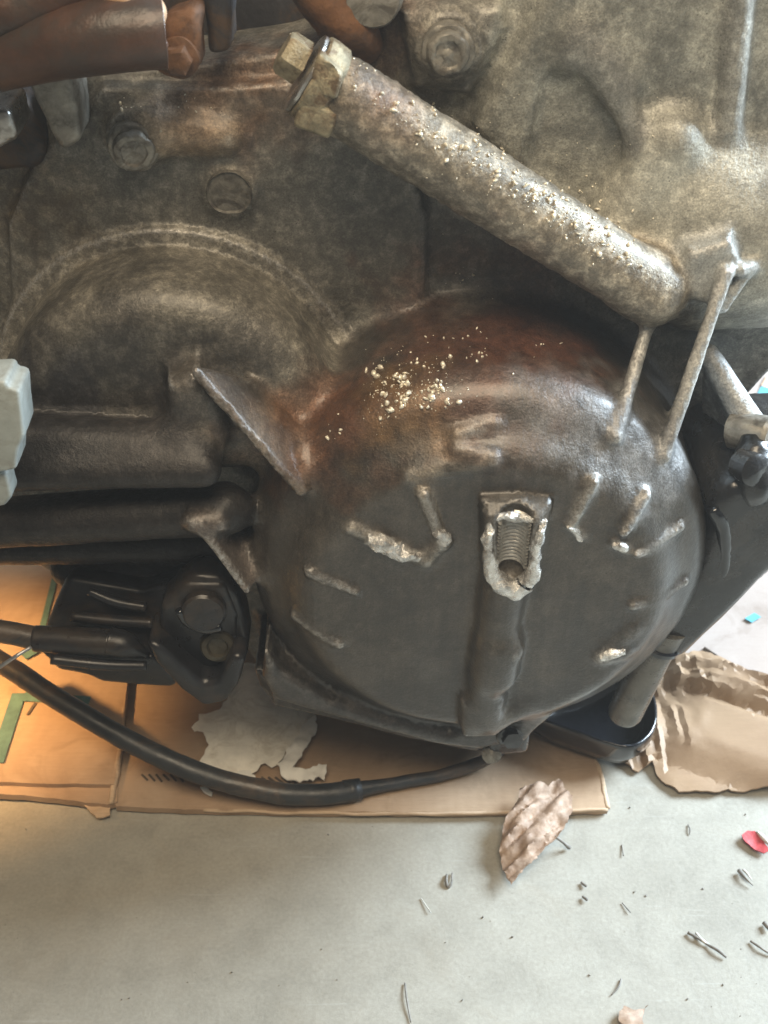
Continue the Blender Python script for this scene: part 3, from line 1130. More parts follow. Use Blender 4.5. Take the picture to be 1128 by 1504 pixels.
gear = empty('gearbox', (0.02, 0.0, 0.005), 'grimy cast aluminium gearbox with a broken threaded boss, standing on cardboard', 'gearbox')
FP = PT[F[:, 0]]
PARTOBJ = {}
for i, nm in enumerate(PARTS):
    fs = F[FP == i]
    if len(fs) == 0:
        continue
    u, inv = np.unique(fs, return_inverse=True)
    fs = inv.reshape(fs.shape)
    nm = nm.split('#')[0]
    me = bpy.data.meshes.new(nm)
    me.vertices.add(len(u))
    me.vertices.foreach_set('co', V[u].astype(np.float32).ravel())
    me.loops.add(fs.size)
    me.loops.foreach_set('vertex_index', fs.astype(np.int32).ravel())
    me.polygons.add(len(fs))
    me.polygons.foreach_set('loop_start', np.arange(0, fs.size, 4, dtype=np.int32))
    me.update(calc_edges=True)
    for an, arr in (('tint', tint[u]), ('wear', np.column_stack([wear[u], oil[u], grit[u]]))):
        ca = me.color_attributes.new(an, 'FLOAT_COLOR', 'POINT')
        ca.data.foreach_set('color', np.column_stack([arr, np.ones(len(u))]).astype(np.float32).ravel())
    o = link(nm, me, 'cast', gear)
    me.normals_split_custom_set_from_vertices([tuple(q) for q in N[u]])
    PARTOBJ[nm] = o

tris = BVHTree.FromPolygons([tuple(q) for q in V], [tuple(map(int, q)) for q in F])
del D, RAW, IDX


def hit(px, py):
    r = ray(px, py)
    loc, nn, _, _ = tris.ray_cast(Vector(CAM), Vector(r / np.linalg.norm(r)))
    return (np.array(loc), np.array(nn)) if loc is not None else (None, None)


def toward(a, b):
    d = np.asarray(b) - np.asarray(a)
    return d / np.linalg.norm(d)


FWD = np.array([0, -1.0, 0])


# ---- bolts on the wall
def bolt(px, py, t, r, mat, tilt=(0, 0, 0), flange=True):
    p = P(px, py, t)
    ax = FWD + np.asarray(tilt)
    prof = [(r * 1.25, -0.004), (r * 1.25, 0.0012), (r * 1.18, 0.0020), (r * 1.02, 0.0022), (r * 0.99, 0.0052), (r * 0.93, 0.0062), (r * 0.80, 0.0066), (r * 0.66, 0.0064), (r * 0.58, 0.0052), (r * 0.3, 0.0050), (r * 0.2, 0.0056), (0.0001, 0.0058)]
    return lathe('bolt', p, ax, prof, mat, gear, 48, 0.0006, 220)


bolt(196, 216, 0.020, 0.0098, 'bolt', (0.15, 0, -0.12))
bolt(658, 74, 0.018, 0.0098, 'bolt', (-0.05, 0, -0.05))
p = P(337, 283, 0.0120)
pl = lathe('core_plug', p, FWD, [(0.0112, -0.003), (0.0112, 0.0004), (0.0108, 0.0012), (0.0098, 0.0002), (0.0001, 0.0004)], 'plug', gear, 44, 0.0005)

# ---- fitting at the upper end of the cast tube
td = toward(P(957, 428, 0.046), P(512, 140, 0.046))
cA = P(462, 116, 0.046)
lathe('tube_collar', cA, td, [(0.0150, -0.010), (0.0185, -0.007), (0.0190, -0.001), (0.0190, 0.0020), (0.0180, 0.0030), (0.0140, 0.0030)], 'plated', gear, 48, 0.0006, 120)
lathe('plug_flange', cA + td * 0.0030, td, [(0.0165, 0.0), (0.0178, 0.0006), (0.0178, 0.0020), (0.0165, 0.0027), (0.011, 0.0027)], 'silver', gear, 48, 0.0003, 120)
lathe('plug_head', cA + td * 0.0055 + np.array([0.0, 0, 0.0035]), td, [(0.0098, 0.0), (0.0098, 0.0085), (0.0085, 0.0105), (0.006, 0.0108), (0.0001, 0.0104)], 'plated', gear, 48, 0.0003, 150, hexa={0, 1, 2})
nd = np.array([-td[2], 0, td[0]])
q = P(468, 172, 0.060)
prism('clamp_block', [P(446, 142, .064), P(500, 168, .064), P(484, 208, .064), P(428, 188, .064)], (0, 0.03, 0), 'plated', gear, 0.0025, 3, 0.0004, 1)
prism('clamp_ear', [P(494, 168, .060), P(545, 178, .060), P(540, 214, .060), P(494, 192, .060)], (0, 0.025, 0), 'plated', gear, 0.0025, 3, 0.0004, 1)
prism('clamp_lip', [P(468, 78, .062), P(490, 96, .066), P(505, 112, .066), P(494, 150, .066), P(474, 142, .066), P(456, 116, .064)], (0, 0.02, 0), 'plated', gear, 0.002, 3, 0.0004, 1)

# ---- thread inside the broken bore
def thread():
    a, b = np.array(P(757, 768, 0.1185)), np.array(P(750, 838, 0.1155))
    ax, u, v_ = basis(b - a)
    L = np.linalg.norm(b - a)
    pitch = 0.0024
    turns = L / pitch
    n = int(turns * 40)
    prof = [(0.0, 0.0010), (0.30, 0.0002), (0.5, -0.0011), (0.70, 0.0002), (1.0, 0.0010)]
    vs, fs = [], []
    for k in range(n + 1):
        th = 2 * math.pi * k / 40
        h = pitch * k / 40
        for (s, dr) in prof:
            rr = 0.0078 + dr * 0.9 - 0.0006
            vs.append(a + ax * (h + (s - 0.5) * pitch) + rr * (math.cos(th) * u + math.sin(th) * v_))
    m = len(prof)
    # keep only the rear part of the helix (the front wall is gone)
    for k in range(n):
        th = 2 * math.pi * (k + 0.5) / 40
        d = math.cos(th) * u + math.sin(th) * v_
        if d[1] < 0.05:
            continue
        for j in range(m - 1):
            fs.append((k * m + j, k * m + j + 1, (k + 1) * m + j + 1, (k + 1) * m + j))
    bm = bmesh.new()
    bv = [bm.verts.new(tuple(q)) for q in vs]
    for q in fs:
        bm.faces.new([bv[i] for i in q])
    for q in [q for q in bm.verts if not q.link_faces]:
        bm.verts.remove(q)
    return link('thread', from_bm(bm, 'thread'), 'thread', PARTOBJ['threaded_boss'])


thread()


def crumb_band(name, path, radii, mat, parent, n, amp, seed):
    """jagged torn metal along a path: a tube heavily displaced"""
    rows = np.column_stack([np.asarray(path, float), np.asarray(radii, float)])
    s = spline(rows, n)
    seg = 14
    vs, fs = [], []
    for k in range(n):
        d = s[min(k + 1, n - 1), :3] - s[max(k - 1, 0), :3]
        a, u, v_ = basis(d)
        for j in range(seg):
            th = 2 * math.pi * j / seg
            vs.append(s[k, :3] + s[k, 3] * (math.cos(th) * u + math.sin(th) * v_))
    for k in range(n - 1):
        for j in range(seg):
            fs.append((k * seg + j, k * seg + (j + 1) % seg, (k + 1) * seg + (j + 1) % seg, (k + 1) * seg + j))
    fs.append(tuple(reversed(range(seg))))
    fs.append(tuple(range((n - 1) * seg, n * seg)))
    vs = np.array(vs)
    vs = vs + 0.75 * amp * np.stack([fbm(vs, 210, seed, 3), fbm(vs, 210, seed + 9, 3), fbm(vs, 210, seed + 19, 3)], 1)
    o = link(name, mesh_np(name, vs, fs), mat, parent, True)
    auto_smooth(o, 26)
    return o


def pp(lst, t):
    return [P(x, y, t if not hasattr(t, '__len__') else t[i]) for i, (x, y) in enumerate(lst)]


rim = [(722, 764), (716, 790), (718, 825), (728, 850), (752, 866), (772, 858), (784, 830), (790, 795), (798, 764)]
crumb_band('fracture_rim', pp(rim, [.117, .1185, .1185, .1175, .116, .117, .1185, .1185, .117]), [.0020, .0026, .0032, .0048, .0056, .0048, .0034, .0028, .0022], 'fracture', PARTOBJ['threaded_boss'], 60, 0.0015, 5)
crumb_band('fracture_lip', pp([(722, 766), (740, 758), (765, 762), (798, 764)], .116), [.0016, .0022, .0020, .0018], 'fracture', PARTOBJ['threaded_boss'], 30, 0.0014, 15)
crumb_band('fracture_chip', [hit(x_, y_)[0] for x_, y_ in [(540, 792), (562, 798), (590, 812), (618, 820)]], [.0030, .0048, .0038, .0022], 'fracture', gear, 34, 0.0020, 25)
crumb_band('fracture_chip', [hit(x_, y_)[0] for x_, y_ in [(640, 780), (652, 788), (650, 800)]], [.0022, .0032, .0026], 'fracture', gear, 16, 0.0016, 35)

crumb_band('fracture_chip', [hit(x_, y_)[0] for x_, y_ in [(834, 772), (846, 780), (854, 792)]], [.0014, .0022, .0014], 'fracture', gear, 14, 0.0010, 45)
crumb_band('fracture_chip', [hit(x_, y_)[0] for x_, y_ in [(898, 800), (912, 802), (920, 808)]], [.0016, .0026, .0014], 'fracture', gear, 14, 0.0010, 55)
crumb_band('fracture_chip', [hit(x_, y_)[0] for x_, y_ in [(882, 966), (898, 960), (918, 958)]], [.0020, .0030, .0020], 'fracture', gear, 16, 0.0010, 65)

# ---- sensor with its plug at the lower left
sensor = empty('sensor_block', P(200, 960, 0.08), 'black plastic sensor plug bolted to the lower left of the gearbox', 'sensor')
dp = np.array([0, 0.04, 0])
prism('plug_body', pp([(98, 845), (205, 868), (300, 842), (345, 880), (330, 960), (245, 965), (200, 950), (62, 928)], [.052, .056, .062, .066, .075, .075, .07, .06]), (0, 0.035, -0.012), 'black_plastic', sensor, 0.005, 4, 0.0004, 1)
prism('plug_lower_shell', pp([(55, 955), (170, 962), (225, 962), (262, 1000), (256, 1012), (150, 1003), (132, 994), (85, 985)], [.078, .08, .082, .082, .082, .08, .08, .078]), (0, 0.03, -0.008), 'black_plastic', sensor, 0.004, 3, 0.0004, 1)
tube('cable_sleeve', [P(52, 938, .078), P(110, 941, .080), P(165, 944, .082)], [.0076, .0078, .0078], 'black_plastic', sensor, 28, 30)
tube('sleeve_nose', [P(160, 942, .082), P(185, 948, .083), P(215, 962, .082)], [.0080, .0074, .0025], 'black_plastic', sensor, 28, 24)
tube('latch_rail', [P(75, 968, .088), P(150, 976, .088), P(215, 978, .088)], [.0030, .0032, .0028], 'black_plastic', sensor, 16, 24)
tube('latch_rib', [P(130, 868, .062), P(170, 884, .064), P(215, 892, .066)], [.0024, .0034, .0028], 'black_plastic', sensor, 14, 20)
tube('latch_rib', [P(105, 905, .066), P(170, 912, .068), P(225, 915, .070)], [.0030, .0034, .0030], 'black_plastic', sensor, 14, 20)
# looped bracket that holds it
prism('loop_bracket', pp([(214, 946), (236, 950), (272, 984), (300, 1006), (322, 1000), (340, 962), (362, 968), (352, 1004), (332, 1032), (300, 1040), (266, 1016), (228, 974)], .094), (0, 0.03, 0), 'black_plastic', sensor, 0.004, 4, 0.0004, 1)
prism('bracket_shoulder', pp([(250, 872), (285, 845), (325, 848), (352, 880), (366, 940), (362, 972), (340, 972), (338, 900), (312, 872), (282, 872), (262, 892)], .078), (0, 0.02, 0), 'black_plastic', sensor, 0.004, 4, 0.0004, 1)
prism('bracket_plate', pp([(235, 890), (270, 858), (330, 858), (350, 905), (348, 985), (318, 1020), (270, 992), (232, 950)], .080), (0, 0.02, 0), 'black_plastic', sensor, 0.004, 3)
lp = P(300, 888, .078)
lathe('bolt', lp, FWD + np.array([0.1, 0, 0.15]), [(0.0165, -0.006), (0.0165, 0.0005), (0.0150, 0.0015), (0.0120, 0.0018), (0.0120, 0.0085), (0.0105, 0.010), (0.0001, 0.0102)], 'black_plastic', sensor, 48, 0.0003, 150)
tube('bracket_curl', pp([(262, 896), (275, 912), (300, 922), (325, 920)], .086), [.0022, .0030, .0034, .0028], 'black_gloss', sensor, 14, 24)
lathe('bushing', P(320, 948, .082), FWD + np.array([0.1, 0, 0.35]), [(0.0100, -0.010), (0.0100, 0.001), (0.0088, 0.0026), (0.0060, 0.0030), (0.0050, 0.0012), (0.0001, 0.0010)], 'brass', sensor, 36, 0.0004, 150)

# ---- black carrier bracket at the right
def extr_px(name, pts, t, depth, mat, bevel, noise=0.0006, cuts=2):
    return prism(name, pp(pts, t), (0, depth, 0), mat, gear, bevel, 4, noise, cuts)


side = extr_px('side_carrier', [(1040, 742), (1072, 712), (1160, 700), (1230, 700), (1230, 770), (1128, 852), (1000, 976), (950, 968), (902, 956), (948, 900), (1024, 842), (1046, 780)], .080, .085, 'black_metal', 0.022)
tube('carrier_lip', pp([(1048, 745), (1062, 775), (1066, 812), (1050, 850), (1010, 875)], [.078, .078, .078, .076, .074]), [.0035, .0042, .0042, .0038, .0026], 'black_gloss', gear, 16, 40, 0.0010)
tube('carrier_rib', pp([(1112, 648), (1108, 680), (1108, 705), (1112, 730)], [.060, .070, .075, .075]), [.009, .0105, .010, .007], 'black_metal', gear, 24, 30, 0.0012)
lathe('carrier_stud', P(1108, 690, .080), (0.35, -0.8, 0.25), [(0.0085, -0.01), (0.0085, 0.001), (0.006, 0.0025), (0.0001, 0.003)], 'black_metal', gear, 40, 0.0003, 150)
lathe('carrier_stud', P(1128, 640, .060), (0.55, -0.6, 0.25), [(0.010, -0.02), (0.010, 0.002), (0.0085, 0.004), (0.0001, 0.0045)], 'side_strut' if False else 'bolt', gear, 40, 0.0004, 150)

# drain pin and the oily cup it sits in
pA, pB = P(978, 925, .072), P(915, 1052, .072)
ptd = toward(pA, pB)
lathe('drain_pin', pA, pB - pA, [(0.0118, -0.004), (0.0112, 0.006), (0.0106, 0.020), (0.0104, np.linalg.norm(pB - pA) - 0.004), (0.0090, np.linalg.norm(pB - pA)), (0.0001, np.linalg.norm(pB - pA) + 0.0006)], 'pin', gear, 40, 0.0003, 60)
lathe('pin_collar', pA + ptd * 0.008, pB - pA, [(0.0118, 0.0), (0.0128, 0.001), (0.0128, 0.0035), (0.0118, 0.0045)], 'black_gloss', gear, 36, 0.0003, 100)


def cup():
    z = 0.034
    out = [(768, 1042), (790, 1018), (835, 1002), (885, 985), (925, 978), (952, 1000), (966, 1040), (960, 1075), (930, 1098), (890, 1092), (850, 1078), (805, 1062)]
    s = spline([list(Z(x, y, z)) for x, y in out] + [list(Z(*out[0], z))], 73)[:-1]
    c = np.mean(s, 0)
    prof = [(0.45, -0.030), (0.86, -0.026), (0.97, -0.016), (1.0, -0.004), (1.0, 0.0), (0.965, 0.0022), (0.93, 0.0), (0.90, -0.010), (0.80, -0.019), (0.4, -0.022), (0.02, -0.022)]
    vs, fs = [], []
    n = len(s)
    for (k, h) in prof:
        for q in s:
            p_ = c + (q - c) * k
            p_[2] = c[2] + h * 0.8
            vs.append(p_)
    for i in range(len(prof) - 1):
        for j in range(n):
            fs.append((i * n + j, i * n + (j + 1) % n, (i + 1) * n + (j + 1) % n, (i + 1) * n + j))
    fs.append(tuple(reversed(range(n))))
    fs.append(tuple(range((len(prof) - 1) * n, len(prof) * n)))
    vs = np.array(vs)
    vs += 0.0005 * np.stack([fbm(vs, 50, 71), fbm(vs, 50, 72), fbm(vs, 50, 73)], 1)
    return link('oil_cup', mesh_np('oil_cup', vs, fs), 'black_gloss', gear)


cup()
# bolt under the threaded boss
prism('foot_lug', pp([(716, 1060), (752, 1048), (780, 1060), (776, 1108), (748, 1112), (716, 1108)], .092), (0, .04, 0), 'black_metal', gear, 0.004, 3, 0.0005, 1)
lathe('foot_bolt', P(748, 1076, .094), (0.15, -0.8, 0.1), [(0.0085, -0.01), (0.0085, 0.002), (0.0075, 0.0035), (0.0062, 0.004), (0.0062, 0.008), (0.0001, 0.0085)], 'black_gloss', gear, 36, 0.0003, 150, hexa={3, 4})
lathe('foot_bolt', P(722, 1106, .090), (-0.1, -0.7, 0.5), [(0.006, -0.01), (0.006, 0.002), (0.0045, 0.0035), (0.0001, 0.004)], 'bolt', gear, 30, 0.0004, 200)
# rear half of the housing, behind the wall
prism('rear_housing', [np.array(q) for q in ((-0.21, 0.045, 0.20), (0.20, 0.045, 0.20), (0.20, 0.045, 0.50), (-0.21, 0.045, 0.50))], (0, 0.24, 0), 'dark_metal', gear, 0.03, 4, 0.002, 3)
prism('rear_foot', [np.array(q) for q in ((-0.02, 0.03, 0.008), (0.15, 0.03, 0.008), (0.15, 0.03, 0.24), (-0.10, 0.03, 0.24))], (0, 0.20, 0), 'dark_metal', gear, 0.015, 3, 0.001, 2)

# ================================================================== THINGS BEHIND AND AROUND THE GEARBOX
# hoses and fittings at the upper left
h1 = empty('rubber_hose', P(120, 60, 0.05), 'glossy reddish brown hose with a blunt end, upper left corner', 'hose', None)
tube('hose_body', [P(-90, 120, .045), P(30, 82, .055), P(130, 56, .06), P(205, 48, .06), P(240, 46, .058)], [.0100, .0125, .0150, .0150, .0148], 'hose', h1, 32, 60, 0.0003)
tube('hose_lip', [P(105, 88, .065), P(165, 82, .068), P(225, 70, .066), P(242, 60, .064)], [.002, .0035, .0040, .0025], 'hose', h1, 20, 30, 0.0006)
h2 = tube('rubber_hose', [P(-90, 40, .05), P(20, 18, .05), P(110, -18, .05), P(200, -60, .05)], [.0125, .0120, .012, .012], 'hose', None, 32, 50, 0.0008)
setp(h2, 'dull pinkish brown hose cut off by the top left corner of the photo', 'hose')
cp = tube('end_cap', [P(165, -20, .055), P(195, 8, .056), P(222, 26, .056), P(236, 40, .055)], [.009, .0105, .0088, .003], 'peach', h1, 28, 30, 0.0008)
rb = empty('rusty_bracket', P(270, 90, 0.01), 'rust coloured bracket to the right of the brown hose end', 'bracket')
prism('bracket_arm', pp([(236, 30), (290, 12), (298, 95), (262, 118), (232, 110), (214, 92), (240, 80)], .035), (0, .02, 0), 'rust', rb, 0.004, 3, 0.0012, 2)
lathe('bracket_bolt', P(262, 85, .037), FWD, [(0.009, -0.004), (0.009, 0.001), (0.0065, 0.0018), (0.0065, 0.006), (0.005, 0.007), (0.0001, 0.007)], 'rust', rb, 36, 0.0004, 150, hexa={2, 3, 4})
dk = prism('dark_plate', pp([(296, -60), (342, -60), (340, 78), (304, 84)], .02), (0, .03, 0), 'dark_metal', None, 0.004, 3, 0.0008, 2)
setp(dk, 'dark upright metal plate right of the rusty bracket at the top edge', 'plate')
rp = tube('rusty_pipe', [P(440, -60, .01), P(480, -5, .012), P(512, 40, .012), P(530, 75, .005)], [.013, .013, .0125, .011], 'rust', None, 28, 40, 0.0012)
setp(rp, 'rusty brown pipe running down behind the plated tube fitting', 'pipe')
kn = lathe('metal_knob', P(548, -4, .02), FWD, [(0.013, -0.02), (0.013, 0.0), (0.0115, 0.003), (0.0001, 0.0036)], 'bolt', gear, 40, 0.0005, 120)
gb = prism('metal_bracket', pp([(30, 102), (100, 98), (112, 150), (120, 205), (92, 222), (70, 190)], .036), (0, .03, 0), 'bolt', None, 0.003, 3, 0.0008, 2)
setp(gb, 'flat grey metal bracket hanging below the brown hose', 'bracket')
sv = prism('metal_stub', pp([(-30, 165), (12, 160), (26, 205), (-30, 236)], .045), (0, .03, 0), 'silver', None, 0.003, 3, 0.0008, 2)
setp(sv, 'bright silver metal stub at the left edge below the grey bracket', 'stub')
dr = prism('dark_block', pp([(-60, 150), (28, 140), (70, 215), (60, 250), (-60, 260)], .012), (0, .03, 0), 'dark_metal', None, 0.006, 3, 0.0008, 2)
setp(dr, 'dark grimy block behind the silver stub at the left edge', 'block')
# pale plastic clip at the left edge
cl = empty('plastic_clip', P(5, 700, 0.13), 'pale grey plastic clip at the left edge below the drum', 'clip')
prism('clip_body', pp([(-40, 562), (8, 560), (12, 570), (28, 574), (36, 640), (26, 662), (24, 690), (-40, 702)], .128), (0, .02, 0), 'clip', cl, 0.0022, 3, 0.0003, 1)
prism('clip_tail', pp([(-40, 700), (10, 694), (18, 730), (8, 745), (-40, 750)], .124), (0, .012, 0), 'clip', cl, 0.002, 3, 0.0003, 1)

# ---- cables
ca = empty('cable', Z(420, 1165, 0.01), 'thick black cable curving over the cardboard in front of the gearbox', 'cable')
path = [(-70, 930, .075), (0, 972, .070), (100, 1036, .055), (200, 1094, .040), (300, 1138, .028), (400, 1163, .020), (470, 1167, .016), (525, 1160, .014)]
sheath_o = tube('sheath', [Z(x, y, z) for x, y, z in path], [.0068] * 8, 'cable', ca, 24, 110, 0.0003)
path = [(515, 1161, .014), (570, 1152, .013), (640, 1140, .012), (700, 1122, .014), (735, 1100, .022), (745, 1080, .035)]
tube('inner_wire', [Z(x, y, z) for x, y, z in path], [.0054, .0042, .0040, .0040, .0038, .0036], 'cable', ca, 18, 60, 0.0004)
tube('sheath_end', [Z(505, 1163, .0142), Z(530, 1159, .0140)], [.0074, .0070], 'cable', sheath_o, 24, 8, 0.0, False)
c2 = tube('cable', [P(-80, 912, .075), P(0, 927, .076), P(58, 938, .078)], [.0066, .0066, .0066], 'cable', None, 24, 40, 0.0002)
setp(c2, 'short black cable entering the sensor plug from the left edge', 'cable')
wr = tube('steel_wire', [P(-15, 990, .11), P(20, 966, .108), P(46, 950, .102)], [.0011, .0011, .0010], 'wire', None, 10, 16)
setp(wr, 'thin bright steel wire crossing the two cables at the left edge', 'wire')

# ---- cardboard
card = empty('cardboard', Z(500, 1190, 0), 'flattened brown cardboard box under the gearbox', 'cardboard')
CT = 0.0062


def cz(seed, amp, z0):
    return lambda q: z0 + amp * vnoise(np.column_stack([q, np.zeros(len(q))]), 18, seed) + amp * 0.35 * vnoise(np.column_stack([q, np.zeros(len(q))]), 70, seed + 5)


front = [(150, 1184), (300, 1189), (450, 1192), (600, 1193), (760, 1192), (893, 1188)]
rightb = [(884, 1140), (868, 1100), (840, 1040), (800, 950)]
outline = [(170, 1184)] + front[1:] + rightb + [(760, 860), (500, 800), (200, 760), (150, 820)]
sheet('base_panel', zpoly(outline, CT), cz(3, 0.0005, CT), 0.0046, 'card', card, 0.007, 0.0003)
left = [(172, 1178), (158, 1182), (80, 1172), (0, 1166), (-160, 1158), (-160, 700), (100, 740), (200, 770)]
sheet('left_panel', zpoly(left, 0.0075), cz(9, 0.0005, 0.0075), 0.0050, 'card', card, 0.007, 0.0003, 3)
flap = [(168, 1152), (90, 1151), (0, 1148), (-160, 1142), (-160, 720), (120, 760), (205, 800), (193, 960), (180, 1060)]
flap_o = sheet('top_flap', zpoly(flap, 0.0115), cz(15, 0.0006, 0.0115), 0.0034, 'card', card, 0.007, 0.0003, 5)
# rolled crease and torn corner
tube('crease', [Z(186, 1010, .0095), Z(178, 1080, .0095), Z(170, 1140, .0092), Z(163, 1180, .008)], [.0018, .0022, .0024, .0018], 'card_pale', card, 10, 30, 0.0008)
sheet('torn_corner', zpoly([(120, 1180), (165, 1176), (162, 1198), (142, 1202)], 0.004), lambda q: 0.0045 + 0.0012 * vnoise(np.column_stack([q, q[:, :1]]), 150, 4), 0.001, 'card_pale', card, 0.003, 0.0006, 8)
# pale cut edge on the right end and along the front
ed = [Z(x, y - 1, CT) for x, y in front[1:]]
tube('cut_edge', [np.array([q[0], q[1] - 0.0003, CT - 0.0014]) for q in ed], [.0013] * len(ed), 'card_pale', card, 10, 60, 0.0005)
ed = [Z(893, 1187, CT), Z(884, 1140, CT), Z(868, 1100, CT), Z(840, 1040, CT)]
tube('cut_edge', [np.array([q[0], q[1], CT - 0.0012]) for q in ed], [.0017] * len(ed), 'card_pale', card, 10, 40, 0.0008)


def strip(name, pts, wpx, z, mat, parent, th=0.0003):
    a, b = Z(*pts[0], z), Z(*pts[1], z)
    d = toward(a, b)
    n = np.array([-d[1], d[0], 0]) * wpx * pxm(a) * 0.5
    return sheet(name, [(a - n)[:2], (b - n)[:2], (b + n)[:2], (a + n)[:2]], lambda q: np.full(len(q), z), th, mat, parent, 0.006)


zf = 0.0123
base_o = [o for o in card.children if o.name.startswith('base_panel')][0]
strip('printed_line', ((-6, 1120), (28, 1018)), 22, zf, 'teal_print', flap_o)
strip('printed_line', ((34, 1023), (132, 1029)), 17, zf + 0.0004, 'teal_print', flap_o)
strip('printed_line', ((58, 938), (80, 850)), 9, zf, 'teal_print', flap_o)
strip('printed_line', ((34, 964), (62, 948)), 16, zf + 0.0004, 'teal_print', flap_o)
for k in range(8):
    x = 208 + k * 10.5
    strip('printed_stroke', ((x, 1137), (x + 9, 1146 + (k % 3))), 3.2, CT + 0.0011, 'ink', base_o)
for k in range(5):
    x = 384 + k * 10
    strip('printed_stroke', ((x, 1141), (x + 12, 1150)), 3.2, CT + 0.0011, 'ink', base_o)
strip('printed_stroke', ((52, 1032), (40, 1050)), 4, zf, 'ink', flap_o)

# ---- torn white paper
tp = empty('torn_paper', Z(380, 1090, 0.007), 'torn scrap of whitish paper on the cardboard, one edge curling up', 'paper')
outl = [(349, 975), (339, 1018), (322, 1042), (292, 1048), (292, 1057), (281, 1067), (300, 1079), (307, 1094), (300, 1108), (291, 1123), (320, 1134), (352, 1144), (377, 1144), (369, 1136), (389, 1121), (399, 1127),
        (409, 1119), (424, 1098), (445, 1085), (463, 1052), (458, 1040), (430, 1010), (400, 970)]
sheet('paper_body', zpoly(outl, .010), lambda q: 0.0100 + 0.0009 * fbm(np.column_stack([q, q[:, :1] * 0]), 70, 2, 3), 0.0005, 'torn', tp, 0.003, 0.0007, 4)
curl = [(464, 1050), (466, 1066), (452, 1092), (436, 1118), (430, 1127), (440, 1129), (456, 1130), (468, 1122), (480, 1124), (476, 1144), (468, 1140), (460, 1148), (430, 1145), (412, 1136), (407, 1124), (420, 1104), (436, 1080), (446, 1062)]
sheet('paper_curl', zpoly(curl, .015), lambda q: 0.0150 + 0.0022 * fbm(np.column_stack([q, q[:, :1] * 0]), 110, 6, 3), 0.0010, 'torn_edge', tp, 0.0022, 0.0005, 6)
sheet('paper_edge', zpoly([(342, 1138), (352, 1133), (368, 1131), (376, 1142), (372, 1147), (350, 1147)], .0125), lambda q: 0.0125 + 0.0012 * fbm(np.column_stack([q, q[:, :1] * 0]), 110, 16, 3), 0.0006, 'torn_edge', tp, 0.002, 0.0004, 7)
s1 = sheet('paper_scrap', zpoly([(294, 1156), (302, 1154), (312, 1163), (311, 1170), (303, 1166)], .009), lambda q: 0.0090 + 0.0010 * vnoise(np.column_stack([q, q]) [:, :3], 200, 3), 0.0006, 'torn_edge', None, 0.002, 0.0003, 9)
setp(s1, 'tiny pinkish white paper scrap just below the black cable', 'paper')

# ---- pale printed board and kraft paper at the right
pb = empty('printed_board', Z(1100, 960, 0.0), 'pale pinkish flattened carton with blue print behind the gearbox, right edge', 'carton')
bo = [(985, 985), (1035, 950), (1128, 1012), (1300, 1100), (1500, 900), (1300, 520), (1150, 480), (1040, 560), (960, 800)]
sheet('board_panel', zpoly(bo, .004), cz(33, 0.0006, 0.004), 0.003, 'pale_sheet', pb, 0.012, 0.0004, 12)
sheet('blue_patch', zpoly([(1104, 590), (1100, 600), (1112, 612), (1150, 615), (1180, 560), (1150, 548), (1118, 568)], .0056), lambda q: np.full(len(q), .0056), 0.0003, 'blue_print', pb, 0.012, 0.001, 13)
sheet('peach_patch', zpoly([(1086, 588), (1098, 576), (1106, 584), (1104, 598), (1094, 604)], .0058), lambda q: np.full(len(q), .0058), 0.0003, 'peach_print', pb, 0.010, 0.001, 14)
sheet('peach_patch', zpoly([(1118, 566), (1126, 552), (1150, 545), (1150, 556), (1130, 570)], .0059), lambda q: np.full(len(q), .0059), 0.0003, 'peach_print', pb, 0.010, 0.001, 15)
sheet('blue_patch', zpoly([(1094, 908), (1108, 900), (1118, 906), (1104, 914)], .0056), lambda q: np.full(len(q), .0056), 0.0003, 'blue_print', pb, 0.006, 0.0006, 16)


